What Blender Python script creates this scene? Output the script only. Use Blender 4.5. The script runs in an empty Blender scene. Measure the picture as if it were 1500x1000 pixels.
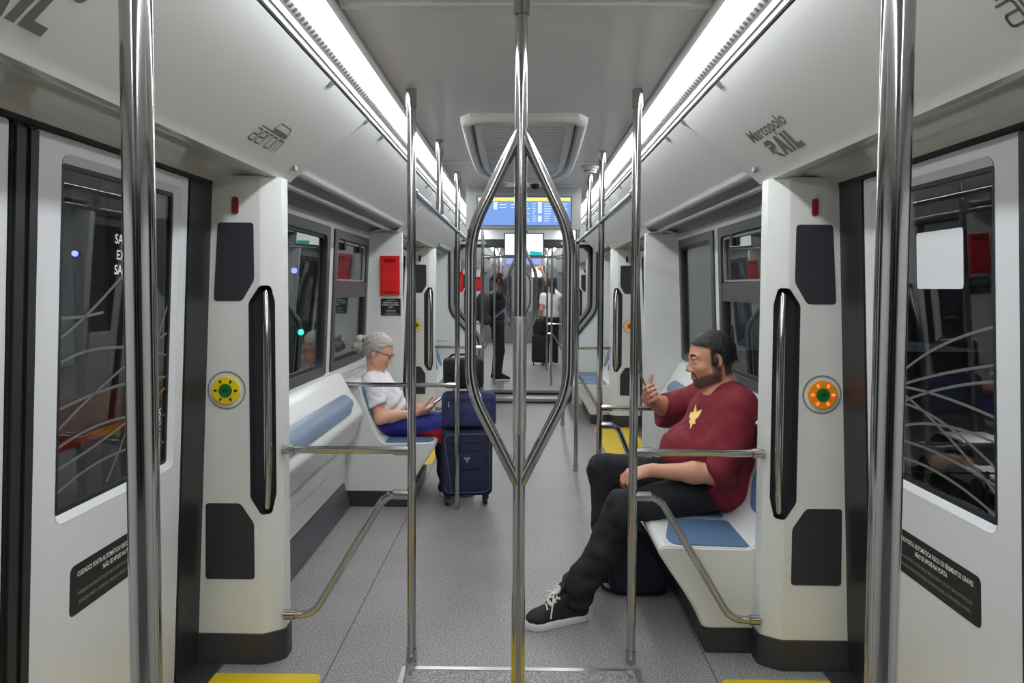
import bpy, bmesh, math, random
import numpy as np
from mathutils import Vector, Matrix
from mathutils.geometry import tessellate_polygon
random.seed(7)
scn = bpy.context.scene
COL = scn.collection
PI = math.pi

# ---------------------------------------------------------------- materials
def lin(c):
    c /= 255.0
    return c / 12.92 if c <= .04045 else ((c + .055) / 1.055) ** 2.4
def rgb(r, g, b): return (lin(r), lin(g), lin(b), 1)
def mat(name, col, rough=.45, metal=0.0, var=.04, vscale=6.0, bump=0.0, bscale=80.0, spec=.5, coat=0.0):
    m = bpy.data.materials.new(name); m.use_nodes = True
    nt = m.node_tree; b = nt.nodes['Principled BSDF']
    b.inputs['Roughness'].default_value = rough
    b.inputs['Metallic'].default_value = metal
    b.inputs['Specular IOR Level'].default_value = spec
    b.inputs['Coat Weight'].default_value = coat
    tc = nt.nodes.new('ShaderNodeTexCoord')
    n = nt.nodes.new('ShaderNodeTexNoise'); n.inputs['Scale'].default_value = vscale; n.inputs['Detail'].default_value = 3
    nt.links.new(tc.outputs['Object'], n.inputs['Vector'])
    mx = nt.nodes.new('ShaderNodeMix'); mx.data_type = 'RGBA'
    mx.inputs[6].default_value = tuple(x * (1 - var) for x in col[:3]) + (1,)
    mx.inputs[7].default_value = tuple(min(1, x * (1 + var)) for x in col[:3]) + (1,)
    nt.links.new(n.outputs['Fac'], mx.inputs[0]); nt.links.new(mx.outputs[2], b.inputs['Base Color'])
    if bump:
        n2 = nt.nodes.new('ShaderNodeTexNoise'); n2.inputs['Scale'].default_value = bscale; n2.inputs['Detail'].default_value = 2
        nt.links.new(tc.outputs['Object'], n2.inputs['Vector'])
        bp = nt.nodes.new('ShaderNodeBump'); bp.inputs['Strength'].default_value = bump; bp.inputs['Distance'].default_value = .002
        nt.links.new(n2.outputs['Fac'], bp.inputs['Height']); nt.links.new(bp.outputs['Normal'], b.inputs['Normal'])
    return m
def emit(name, col, strength):
    m = bpy.data.materials.new(name); m.use_nodes = True
    nt = m.node_tree; nt.nodes.clear()
    e = nt.nodes.new('ShaderNodeEmission'); e.inputs[0].default_value = col; e.inputs[1].default_value = strength
    o = nt.nodes.new('ShaderNodeOutputMaterial'); nt.links.new(e.outputs[0], o.inputs[0])
    return m
def glassmat(name, tint, refl=1.0):
    m = bpy.data.materials.new(name); m.use_nodes = True
    nt = m.node_tree; nt.nodes.clear()
    t = nt.nodes.new('ShaderNodeBsdfTransparent'); t.inputs[0].default_value = (*tint, 1)
    g = nt.nodes.new('ShaderNodeBsdfGlossy'); g.inputs['Roughness'].default_value = .0; g.inputs[0].default_value = (refl, refl, refl, 1)
    fr = nt.nodes.new('ShaderNodeFresnel'); ge = nt.nodes.new('ShaderNodeNewGeometry'); mr = nt.nodes.new('ShaderNodeMapRange')
    mr.inputs['To Min'].default_value = 1.48; mr.inputs['To Max'].default_value = 1 / 1.48
    nt.links.new(ge.outputs['Backfacing'], mr.inputs['Value']); nt.links.new(mr.outputs[0], fr.inputs[0])
    mx = nt.nodes.new('ShaderNodeMixShader'); o = nt.nodes.new('ShaderNodeOutputMaterial')
    nt.links.new(fr.outputs[0], mx.inputs[0]); nt.links.new(t.outputs[0], mx.inputs[1]); nt.links.new(g.outputs[0], mx.inputs[2])
    nt.links.new(mx.outputs[0], o.inputs[0])
    return m
def floormat():
    m = mat('speckled_vinyl', (.1, .1, .1, 1), .42, var=.0)
    nt = m.node_tree; b = nt.nodes['Principled BSDF']
    tc = nt.nodes.new('ShaderNodeTexCoord')
    n = nt.nodes.new('ShaderNodeTexNoise'); n.inputs['Scale'].default_value = 165; n.inputs['Detail'].default_value = 3
    n2 = nt.nodes.new('ShaderNodeTexNoise'); n2.inputs['Scale'].default_value = 2.2; n2.inputs['Detail'].default_value = 4
    r = nt.nodes.new('ShaderNodeValToRGB')
    r.color_ramp.elements[0].position = .36; r.color_ramp.elements[0].color = rgb(102, 99, 99)
    r.color_ramp.elements[1].position = .68; r.color_ramp.elements[1].color = rgb(206, 204, 203)
    e = r.color_ramp.elements.new(.5); e.color = rgb(148, 146, 146)
    mx = nt.nodes.new('ShaderNodeMix'); mx.data_type = 'RGBA'; mx.blend_type = 'MULTIPLY'; mx.inputs[0].default_value = .35
    nt.links.new(tc.outputs['Object'], n.inputs['Vector']); nt.links.new(tc.outputs['Object'], n2.inputs['Vector'])
    nt.links.new(n.outputs['Fac'], r.inputs[0]); nt.links.new(r.outputs[0], mx.inputs[6]); nt.links.new(n2.outputs['Fac'], mx.inputs[7])
    nt.links.new(mx.outputs[2], b.inputs['Base Color'])
    return m
M = dict(
    white=mat('white_gelcoat', rgb(220, 222, 219), .28, vscale=2.0, var=.02),
    panel=mat('overhead_grey_white', rgb(213, 215, 213), .38, vscale=2.0, var=.02),
    door=mat('door_white', rgb(214, 216, 219), .3, var=.015),
    cove=mat('glossy_cove_white', rgb(205, 205, 202), .06, var=.02),
    ceil=mat('glossy_ceiling_grey', rgb(224, 226, 230), .22, var=.02),
    dark=mat('charcoal_plastic', rgb(40, 42, 47), .5, bump=.15, bscale=400),
    pad=mat('charcoal_textured_panel', rgb(44, 46, 52), .6, bump=.3, bscale=600),
    rubber=mat('black_rubber', rgb(27, 28, 30), .5),
    kick=mat('charcoal_kickplate', rgb(52, 52, 54), .45, bump=.1),
    kickb=mat('grey_cove_skirting', rgb(84, 85, 90), .4),
    chrome=mat('polished_steel', (.47, .465, .455, 1), .10, 1.0, var=.06, vscale=12, bump=.03, bscale=30),
    steel=mat('brushed_steel', (.62, .62, .60, 1), .3, 1.0),
    alu=mat('grey_aluminium', rgb(150, 151, 150), .4, .3),
    midgrey=mat('mid_grey_plastic', rgb(112, 114, 116), .45),
    winframe=mat('dark_window_frame', rgb(62, 64, 68), .4),
    hopper=mat('dark_hopper_bar', rgb(68, 69, 73), .4),
    blue=mat('blue_seat_vinyl', rgb(88, 118, 150), .42, bump=.1),
    blue2=mat('greyblue_rest_vinyl', rgb(104, 124, 150), .35),
    yellow=mat('yellow_rubber', rgb(212, 184, 30), .5, bump=.25, bscale=300),
    yel=mat('yellow_button', rgb(244, 214, 20), .35),
    green=mat('green_button', rgb(20, 110, 52), .35),
    orange=mat('orange_button', rgb(250, 160, 20), .35),
    red=mat('red_enclosure', rgb(215, 28, 24), .35),
    dred=mat('dark_red_lens', rgb(150, 14, 24), .2),
    black=mat('black_sticker', rgb(22, 21, 22), .45),
    ink=mat('white_print', rgb(226, 226, 222), .5),
    dimink=mat('grey_print', rgb(150, 147, 147), .5),
    logo=mat('grey_logo_print', rgb(104, 106, 102), .5),
    paper=mat('white_sticker_back', rgb(214, 216, 220), .5),
    etch=mat('etched_white_line', rgb(100, 103, 101), .6),
    grille=mat('grey_grille', rgb(104, 102, 105), .5),
    hole=mat('grille_hole', rgb(26, 25, 28), .7),
    vent=mat('vent_white', rgb(222, 222, 220), .4),
    trimgrey=mat('grey_trim', rgb(150, 151, 150), .6),
    floor=floormat(), jamb=mat('dark_door_jamb', rgb(30, 32, 37), .45), rear_dark_pane=mat('unseen_rear_dark_pane', rgb(14, 15, 18), .05),
    led=emit('led_diffuser', (.965, .985, 1, 1), 18.0),
    glass=glassmat('tinted_window_glass', (.74, .76, .77)),
)

# ---------------------------------------------------------------- builders
class MB:
    def __init__(s): s.v = []; s.f = []
    def add(s, v, f):
        o = len(s.v); s.v += [tuple(p) for p in v]; s.f += [tuple(i + o for i in q) for q in f]; return s
    def box(s, x0, x1, y0, y1, z0, z1):
        v = [(x, y, z) for x in (x0, x1) for y in (y0, y1) for z in (z0, z1)]
        return s.add(v, [(0, 1, 3, 2), (4, 6, 7, 5), (0, 4, 5, 1), (2, 3, 7, 6), (0, 2, 6, 4), (1, 5, 7, 3)])
    def prism(s, pts, axis, a, b):
        def P(p, w): return {'x': (w, p[0], p[1]), 'y': (p[0], w, p[1]), 'z': (p[0], p[1], w)}[axis]
        n = len(pts)
        return s.add([P(p, a) for p in pts] + [P(p, b) for p in pts],
                     [tuple(range(n)), tuple(range(2 * n - 1, n - 1, -1))] + [(i, (i + 1) % n, n + (i + 1) % n, n + i) for i in range(n)])
    def plate(s, outer, holes, fn, d0, d1):
        loops = [outer] + list(holes)
        flat = [p for l in loops for p in l]
        tris = tessellate_polygon([[Vector((p[0], p[1], 0)) for p in l] for l in loops])
        n = len(flat)
        v = [fn(p[0], p[1], d0) for p in flat] + [fn(p[0], p[1], d1) for p in flat]
        f = [tuple(t) for t in tris] + [tuple(n + i for i in reversed(t)) for t in tris]
        o = 0
        for l in loops:
            k = len(l)
            f += [(o + i, o + (i + 1) % k, n + o + (i + 1) % k, n + o + i) for i in range(k)]
            o += k
        return s.add(v, f)
    def loft(s, loops, closed=True, caps=False):
        n = len(loops[0]); v = [p for l in loops for p in l]; f = []
        for k in range(len(loops) - 1):
            for i in range(n if closed else n - 1):
                j = (i + 1) % n
                f.append((k * n + i, k * n + j, (k + 1) * n + j, (k + 1) * n + i))
        if caps: f += [tuple(range(n)), tuple(range(len(v) - 1, len(v) - n - 1, -1))]
        return s.add(v, f)
    def tube(s, path, r, seg=16):
        P = [Vector(p) for p in path]; n = len(P)
        rs = r if isinstance(r, (list, tuple)) else [r] * n
        T = [(P[min(i + 1, n - 1)] - P[max(i - 1, 0)]).normalized() for i in range(n)]
        a = Vector((0, 0, 1)) if abs(T[0].z) < .9 else Vector((1, 0, 0))
        N = (a - T[0] * a.dot(T[0])).normalized(); loops = []
        for i in range(n):
            N = (N - T[i] * N.dot(T[i])).normalized(); B = T[i].cross(N)
            loops.append([tuple(P[i] + (N * math.cos(2 * PI * k / seg) + B * math.sin(2 * PI * k / seg)) * rs[i]) for k in range(seg)])
        return s.loft(loops, True, True)
    def cyl(s, a, b, r, seg=20): return s.tube([a, b], r, seg)
    def ell(s, c, r, seg=16, ring=10):
        loops = []
        for i in range(1, ring):
            t = PI * i / ring
            loops.append([(c[0] + r[0] * math.sin(t) * math.cos(2 * PI * k / seg), c[1] + r[1] * math.sin(t) * math.sin(2 * PI * k / seg), c[2] + r[2] * math.cos(t)) for k in range(seg)])
        return s.loft(loops, True, True)
    def build(s, name, m, parent=None, bevel=0, seg=2, angle=35, smooth=True, kind=None):
        me = bpy.data.meshes.new(name); off = origin(parent)
        bm = bmesh.new()
        vs = [bm.verts.new((p[0] - off[0], p[1] - off[1], p[2] - off[2])) for p in s.v]
        for q in s.f:
            try: bm.faces.new([vs[i] for i in q])
            except ValueError: pass
        bmesh.ops.remove_doubles(bm, verts=bm.verts, dist=1e-6)
        bmesh.ops.recalc_face_normals(bm, faces=bm.faces)
        if bevel:
            ed = [e for e in bm.edges if len(e.link_faces) == 2 and e.calc_face_angle(0) > math.radians(30)]
            bmesh.ops.bevel(bm, geom=ed, offset=bevel, segments=seg, affect='EDGES', clamp_overlap=True)
        bm.to_mesh(me); bm.free()
        if smooth:
            me.shade_smooth(); me.set_sharp_from_angle(angle=math.radians(angle))
        me.materials.append(m)
        return link(name, me, parent, kind)
def origin(p):
    o = Vector((0, 0, 0))
    while p is not None: o += p.location; p = p.parent
    return o
def link(name, me, parent=None, kind=None):
    o = bpy.data.objects.new(name, me); COL.objects.link(o)
    if parent is not None: o.parent = parent
    if kind: o['kind'] = kind
    return o
def thing(name, label, cat, loc=(0, 0, 0), group=None):
    o = bpy.data.objects.new(name, None); COL.objects.link(o); o.empty_display_size = .05
    o.location = loc; o['label'] = label; o['category'] = cat
    if group: o['group'] = group
    return o
def tag(o, label, cat, group=None):
    o['label'] = label; o['category'] = cat
    if group: o['group'] = group
    return o
def struct(name, loc=(0, 0, 0)):
    o = bpy.data.objects.new(name, None); COL.objects.link(o); o.location = loc; o['kind'] = 'structure'; o.empty_display_size = .05
    return o
def kids(o): return [c for c in bpy.data.objects if c.parent == o]
def copy_tree(o, d=(0, 0, 0), label=None, group=None, parent=None):
    ch = kids(o); c = o.copy(); COL.objects.link(c)
    if parent is not None: c.parent = parent
    else: c.location = Vector(o.location) + Vector(d)
    if label: c['label'] = label
    if group: c['group'] = group
    for k in ch: copy_tree(k, parent=c)
    return c
def fillet(pts, r, n=6):
    P = [Vector(p) for p in pts]; out = [P[0]]
    for i in range(1, len(P) - 1):
        a = (P[i - 1] - P[i]); b = (P[i + 1] - P[i]); rr = min(r, a.length * .49, b.length * .49)
        A = P[i] + a.normalized() * rr; B = P[i] + b.normalized() * rr
        for k in range(n + 1):
            t = k / n; out.append(A * (1 - t) ** 2 + P[i] * 2 * t * (1 - t) + B * t * t)
    out.append(P[-1]); return [tuple(p) for p in out]
def fillet2(pts, r, n=4):
    """rounded closed 2D polygon"""
    out = []; k = len(pts)
    for i in range(k):
        p = Vector(pts[i]); a = Vector(pts[i - 1]) - p; b = Vector(pts[(i + 1) % k]) - p
        rr = min(r, a.length * .45, b.length * .45)
        A = p + a.normalized() * rr; B = p + b.normalized() * rr
        for j in range(n + 1):
            t = j / n; q = A * (1 - t) ** 2 + p * 2 * t * (1 - t) + B * t * t; out.append((q.x, q.y))
    return out
def rrect(a0, a1, b0, b1, r, n=4): return fillet2([(a0, b0), (a1, b0), (a1, b1), (a0, b1)], r, n)
def offs(poly, d):
    """offset a closed CCW 2D polygon outward by d"""
    out = []; k = len(poly)
    for i in range(k):
        p = Vector(poly[i]); a = (p - Vector(poly[i - 1])); b = (Vector(poly[(i + 1) % k]) - p)
        if a.length < 1e-9: a = b
        if b.length < 1e-9: b = a
        na = Vector((a.y, -a.x)).normalized(); nb = Vector((b.y, -b.x)).normalized()
        m = na + nb; m = m / max(.35, m.length_squared / 2) if m.length > 1e-6 else na
        q = p + m * d; out.append((q.x, q.y))
    return out
_dg = None
def textmesh(lines):
    """lines: (string, size, x, y, align, weight, xscale) in a flat plane -> (verts, tri faces)"""
    V = []; F = []
    for s, size, x, y, al, wt, xs in lines:
        cu = bpy.data.curves.new('t', 'FONT'); cu.body = s; cu.size = size; cu.align_x = al; cu.offset = wt; cu.resolution_u = 3
        cu.fill_mode = 'FRONT'
        ob = bpy.data.objects.new('t', cu); COL.objects.link(ob)
        bpy.context.view_layer.update()
        dg = bpy.context.evaluated_depsgraph_get()
        me = bpy.data.meshes.new_from_object(ob.evaluated_get(dg))
        o = len(V)
        V += [(v.co.x * xs + x, v.co.y + y) for v in me.vertices]
        F += [tuple(i + o for i in p.vertices) for p in me.polygons]
        bpy.data.objects.remove(ob); bpy.data.curves.remove(cu); bpy.data.meshes.remove(me)
    return V, F
def lettering(name, lines, org, ux, uy, m, parent, lift=.0012):
    V, F = textmesh(lines); org = Vector(org); ux = Vector(ux).normalized(); uy = Vector(uy).normalized(); nz = ux.cross(uy)
    b = MB(); b.add([org + ux * p[0] + uy * p[1] + nz * lift for p in V], F)
    o = b.build(name, m, parent, smooth=False)
    return o
def polyprint(b, polys, org, ux, uy, lift=.0012):
    org = Vector(org); ux = Vector(ux).normalized(); uy = Vector(uy).normalized(); nz = ux.cross(uy)
    for pl in polys:
        n = len(pl); v = [org + ux * p[0] + uy * p[1] + nz * lift for p in pl]
        b.add(v, [tuple(range(n))])
    return b

# ---------------------------------------------------------------- camera
cam = bpy.data.cameras.new('camera'); co = bpy.data.objects.new('camera', cam); COL.objects.link(co)
F_ = 1083.33
yaw, pit, ro = math.atan(16 / F_), math.atan(46 / F_), math.radians(.3)
cam.sensor_width = 36; cam.lens = 36 * F_ / 1500; cam.shift_y = -32 / 1500; cam.clip_start = .02; cam.clip_end = 200
f = Vector((-math.sin(yaw) * math.cos(pit), math.cos(yaw) * math.cos(pit), -math.sin(pit)))
r = Vector((math.cos(yaw), math.sin(yaw), 0)); u = r.cross(f)
R = r * math.cos(ro) + u * math.sin(ro); U = -r * math.sin(ro) + u * math.cos(ro)
co.matrix_world = Matrix(((R.x, U.x, -f.x, 0), (R.y, U.y, -f.y, 0), (R.z, U.z, -f.z, 1.55), (0, 0, 0, 1)))
scn.camera = co
# ================================================================ THE SETTING
def TX(z): return 1.335 - .0425 * z
def tilt(s): return lambda y, z, d: (s * (TX(z) + d), y, z)
YB, YE, YF = -1.3, 9.9, 20.9          # rear wall, car end, far end of the next car
SN = {-1: 'left', 1: 'right'}
MB().box(-1.42, 1.42, YB, YF, -.12, 0).build('floor', M['floor'], kind='structure')
tn = [0]
def trim(mb, m, **k):
    tn[0] += 1
    return mb.build('trim_%d' % tn[0], m, kind='structure', **k)
M['seam'] = mat('floor_seam', rgb(78, 76, 77), .6)
for s in (-1, 1):
    b = MB(); b.box(s * .778 - .0025, s * .778 + .0025, YB, YE, -.01, .0006); trim(b, M['seam'])
# roof and ceiling, both cars
for (a, e) in ((YB, YE + .35), (YE + .85, YF)):
    MB().prism([(-1.46, 1.96), (-.75, 2.46), (.75, 2.46), (1.46, 1.96), (1.46, 2.06), (.78, 2.54), (-.78, 2.54), (-1.46, 2.06)], 'y', a, e).build('ceiling', M['panel'], kind='structure')
    MB().prism([(-.53, 2.36), (.53, 2.36), (.55, 2.40), (-.55, 2.40)], 'y', a, e).build('ceiling', M['ceil'], kind='structure')
    for s in (-1, 1):
        trim(MB().prism([(s * .527, 2.362), (s * .53, 2.348), (s * .556, 2.348), (s * .558, 2.40)], 'y', a, e), M['alu'])
for y in (2.135, 4.76, 9.2):
    trim(MB().prism([(-.53, 2.352), (.53, 2.352), (.53, 2.362), (-.53, 2.362)], 'y', y, y + .03), M['white'], bevel=.002)
# LED strips, grilles, hinge trims
for s in (-1, 1):
    for k, (a, e) in enumerate(((YB, YE), (YE + .9, YF))):
        t = thing('ceiling_light', ['long white LED strip along the %s edge of the ceiling' % SN[s], 'LED strip on the %s of the ceiling beyond the gangway' % SN[s]][k], 'light', (s * .6, (a + e) / 2, 2.35))
        MB().prism([(s * .558, 2.352), (s * .572, 2.340), (s * .634, 2.338), (s * .646, 2.350), (s * .646, 2.372), (s * .558, 2.372)], 'y', a + .02, e - .02).build('diffuser', M['led'], t)
        MB().prism([(s * .556, 2.374), (s * .65, 2.374), (s * .65, 2.40), (s * .556, 2.40)], 'y', a + .02, e - .02).build('housing', M['alu'], t)
    tn[0] += 1
    tr = struct('trim_%d' % tn[0], (s * .66, 0, 2.34))
    MB().prism([(s * .647, 2.352), (s * .673, 2.334), (s * .68, 2.37), (s * .65, 2.38)], 'y', YB, YE).build('grille_strip', M['grille'], tr)
    b = MB()
    y = 1.6
    while y < 5.6:
        b.loft([[(s * (.652 + q * .0), y + i * .015, 2.3478 - .0008) for i in (0, 1)] + [(s * .664, y + i * .015, 2.3394 - .0008) for i in (1, 0)] for q in (0,)] +
               [[(s * .652, y + i * .015, 2.36) for i in (0, 1)] + [(s * .664, y + i * .015, 2.352) for i in (1, 0)]], True, True)
        y += .036
    b.build('grille_slots', M['hole'], tr)
    trim(MB().prism([(s * .673, 2.334), (s * .678, 2.316), (s * .684, 2.314), (s * .690, 2.303), (s * .698, 2.302), (s * .70, 2.37), (s * .68, 2.37)], 'y', YB, YE), M['trimgrey'])
    trim(MB().prism([(s * .65, 2.35), (s * .70, 2.302), (s * .72, 2.37), (s * .66, 2.38)], 'y', YE + .9, YF), M['alu'])

# ---- overhead panels
def slanted(profile, y0, y1, sl0=0., sl1=0., n=14, s=1):
    """sweep an open (x,z) profile along y; the ends lean with z (sl = dy per metre of z above 2.0)"""
    b = MB(); th = .016
    pr = fillet([(x, 0, z) for x, z in profile], .02, 4)
    P = [(p[0], p[2]) for p in pr]
    Q = [(x + .012, z + th) for x, z in P]
    ring = P + Q[::-1]
    L = []
    for yy, sl in ((y0, sl0), (y1, sl1)):
        L.append([(s * x, yy + sl * (z - 2.0), z) for x, z in ring])
    return b.loft(L, True, True)
PD = [(.70, 2.297), (.985, 2.012), (1.0, 1.994), (1.03, 1.992), (1.10, 2.004), (1.16, 2.0), (1.225, 1.983), (1.245, 1.972)]
PBn = [(.70, 2.297), (.955, 2.062), (.968, 2.040), (.985, 2.034)]
def clip(b, s, y):
    ux = Vector((0, 1, 0)); dn = Vector((s * .7071, 0, -.7071)); nz = Vector((-s * .7071, 0, -.7071)); o = Vector((s * .702, y, 2.298))
    v = [o + ux * p + dn * q + nz * h for p, q in ((-.02, 0), (.02, 0), (.012, .025), (-.012, .025)) for h in (.001, .007)]
    b.add([tuple(x) for x in v], [(0, 2, 4, 6), (1, 7, 5, 3), (0, 1, 3, 2), (2, 3, 5, 4), (4, 5, 7, 6), (6, 7, 1, 0)])
def door_panel(s, y0, y1, label, cat='overhead panel'):
    t = thing('overhead_hatch', label, cat, (s * .85, (y0 + y1) / 2, 2.1))
    slanted(PD[:3], y0, y1, -.55, .55, s=s).build('panel_shell', M['panel'], t); slanted(PD[2:], y0, y1, -.55, .55, s=s).build('glossy_cove', M['cove'], t)
    for y in (y0 + .2, y0 + .55, y0 + 1.12, y1 - .75 + .3, y1 + .16):
        b = MB(); clip(b, s, y); b.build('hinge_clip', M['midgrey'], t, bevel=.001)
    b = MB(); b.box(s * .94, s * .955, y1 - .12, y1 - .085, 2.03, 2.05); b.build('latch', M['midgrey'], t, bevel=.002)
    return t
PLN = {}
for s in (-1, 1):
    t = door_panel(s, .62, 3.17, 'grey overhead panel above the %s doors nearest the camera, with maker lettering at both ends' % SN[s])
    PLN[s] = t
    door_panel(s, 5.95, 8.42, 'overhead panel above the %s doors of the second bay, short of the gangway' % SN[s])
    for (a, e, lb) in ((3.185, 5.935, 'plain overhead panel above the %s windows between the two door bays' % SN[s]), (8.435, YE, 'short overhead panel on the %s beside the gangway' % SN[s])):
        t = thing('overhead_hatch', lb, 'overhead panel', (s * .85, (a + e) / 2, 2.1))
        slanted(PBn, a, e, .55, -.55 if e < 9 else 0, s=s).build('panel_shell', M['panel'], t)
        b = MB(); b.box(s * .9, s * .915, a + .9, a + 1.0, 2.1, 2.105); 
        for y in (a + .5, a + 1.4, e - .5):
            b = MB(); clip(b, s, y); b.build('hinge_clip', M['midgrey'], t, bevel=.001)
        # luminaire-like ledge above the windows
    for (a, e) in ((3.10, 6.0), (8.4, YE)):
        trim(MB().prism([(s * .975, 2.05), (s * .985, 2.028), (s * 1.05, 2.018), (s * 1.06, 2.05)], 'y', a, e), M['midgrey'])
        trim(MB().prism([(s * 1.062, 2.02), (s * 1.066, 2.004), (s * 1.095, 2.002), (s * 1.105, 2.02), (s * 1.1, 2.06), (s * 1.06, 2.06)], 'y', a, e), M['white'], bevel=.002)
        trim(MB().prism([(s * 1.106, 2.032), (s * 1.22, 2.02), (s * 1.24, 1.99), (s * 1.27, 2.0), (s * 1.25, 2.06), (s * 1.1, 2.06)], 'y', a, e), M['midgrey'])
    trim(MB().prism([(s * .70, 2.297), (s * 1.0, 2.0), (s * 1.25, 1.98), (s * 1.26, 2.0), (s * 1.02, 2.02), (s * .72, 2.31)], 'y', YE + .9, YF), M['panel'])
    trim(MB().prism([(s * .70, 2.297), (s * 1.0, 2.0), (s * 1.25, 1.98), (s * 1.26, 2.0), (s * 1.02, 2.02), (s * .72, 2.31)], 'y', YB, .60), M['panel'])

# lettering on the overhead panels
def onpanel(s, y, dist):
    """point on the sloping panel, dist down the slope from the hinge"""
    return (s * (.70 + dist * .7071), y, 2.297 - dist * .7071)
def emblem_word(s, y, parent):
    ux, uy = (0, -s, 0), (-s * .7071, 0, .7071)
    # thin square word: strokes as polylines
    st = []
    def stroke(pts, w=.006):
        pts = [(p[0], p[1]) for p in fillet([(p[0], p[1], 0) for p in pts], .014, 4)]
        for i in range(len(pts) - 1):
            a = Vector(pts[i]); c = Vector(pts[i + 1]); d = (c - a).normalized(); n = Vector((-d.y, d.x)) * w / 2; e = d * w / 2
            st.append([tuple(a - e + n), tuple(a - e - n), tuple(c + e - n), tuple(c + e + n)])
    W, H, g, w_ = .050, .060, .017, .0074; x = 0
    S_ = lambda p: stroke(p, w_)
    S_([(x, H), (x + W, H), (x + W, 0), (x, 0), (x, H * .52), (x + W, H * .52)]); x += W + g            # a
    S_([(x + W, 0), (x, 0), (x, H), (x + W, H), (x + W, H * .48), (x, H * .48)]); x += W + g            # e
    S_([(x, 0), (x, H), (x + W * .6, H)]); x += W * .6 + g                                              # r
    S_([(x, 0), (x, H), (x + W, H), (x + W, 0), (x, 0)]); x += W + g                                    # o
    S_([(x, 0), (x, H), (x + W * 1.35, H), (x + W * 1.35, 0)]); S_([(x + W * .68, H), (x + W * .68, 0)])  # m
    em = [[(.015, .078), (.015, .071), (.125, .071), (.125, .078)],
          [(.125, .071), (.285, .071), (.300, .080), (.292, .096), (.125, .096)],
          [(.125, .096), (.132, .096), (.150, .128), (.143, .128)], [(.143, .121), (.262, .121), (.268, .128), (.143, .128)],
          [(.268, .128), (.262, .121), (.294, .096), (.303, .098)]]
    sh = lambda p: (p[0] + p[1] * .12, p[1])
    st = [[(sh(p)[0] * .84, sh(p)[1] * .86) for p in q] for q in st]; em = [[(p[0] * .86 + .002, p[1] * .86) for p in q] for q in em]
    b = MB(); polyprint(b, st + em, onpanel(s, y, .340), ux, uy); b.build('lettering', M['logo'], parent, smooth=False)
def block_word(s, y, parent):
    ux, uy = (0, -s, 0), (-s * .7071, 0, .7071)
    V, Fc = textmesh([('Marcopolo', .074, -.012, .090, 'LEFT', .0012, 1.12)])
    org = Vector(onpanel(s, y, .352)); uxv, uyv = Vector(ux), Vector(uy); nz = uxv.cross(uyv)
    b = MB(); b.add([tuple(org + uxv * p[0] + uyv * p[1] + nz * .0012) for p in V], Fc)
    K = [[(0, .075), (.012, .088), (.062, .088), (.078, .074), (.078, .052), (.06, .04), (.03, .04), (.03, .026), (.008, .026), (.008, .06), (.05, .06), (.05, .066), (0, .066)],
         [(.008, .030), (.034, .030), (.034, .012), (.075, -.006), (.085, 0), (.06, .018), (.042, .034)],
         [(.088, 0), (.112, .088), (.138, .088), (.165, 0), (.139, 0), (.134, .018), (.118, .018), (.113, 0)],
         [(.172, 0), (.172, .088), (.196, .088), (.196, 0)],
         [(.206, 0), (.206, .088), (.230, .088), (.230, .024), (.272, .024), (.272, 0)]]
    K = [[(.05 + p[0] * 1.02, p[1] * .95 - .01) for p in q] for q in K]
    polyprint(b, K, org, ux, uy); b.build('lettering', M['logo'], parent, smooth=False)
emblem_word(-1, 2.525, PLN[-1]); block_word(1, 2.872, PLN[1])
block_word(-1, 1.14, PLN[-1]); emblem_word(1, 1.46, PLN[1])

# ---- side walls
wn = [0]
def window(s, y0, y1, z0, z1, hopper=False):
    wn[0] += 1
    w = struct('window_%d' % wn[0], (s * TX((z0 + z1) / 2), (y0 + y1) / 2, (z0 + z1) / 2))
    fn = tilt(s)
    out = rrect(y0, y1, z0, z1, .02, 3); inn = rrect(y0 + .075, y1 - .075, z0 + .055, z1 - .06, .05, 4)
    MB().plate(out, [inn], fn, -.012, .03).build('window_frame', M['winframe'], w, bevel=.004)
    MB().plate(offs(rrect(y0 + .07, y1 - .07, z0 + .05, z1 - .055, .05, 4), 0), [rrect(y0 + .095, y1 - .095, z0 + .075, z1 - .08, .05, 4)], fn, .004, .03).build('gasket', M['rubber'], w, bevel=.003)
    MB().plate(rrect(y0 + .06, y1 - .06, z0 + .05, z1 - .05, .03, 3), [], fn, .016, .020).build('pane', M['glass'], w, smooth=False)
    if hopper:
        MB().plate(rrect(y0 + .06, y1 - .06, z0 + .49, z0 + .605, .01, 2), [], fn, -.008, .03).build('hopper_bar', M['hopper'], w, bevel=.006)
        for yy in (y0 + .3, y1 - .3):
            MB().plate(rrect(yy - .03, yy + .03, z1 - .13, z1 - .05, .01, 2), [], fn, -.006, .014).build('hopper_latch', M['rubber'], w, bevel=.003)
        tp = rrect(y0 + .1, y1 - .1, z0 + .61, z1 - .07, .03, 3)
        MB().plate(tp, [offs(tp, -.012)], fn, -.004, .014).build('hopper_frame', M['alu'], w)
    return w
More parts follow.
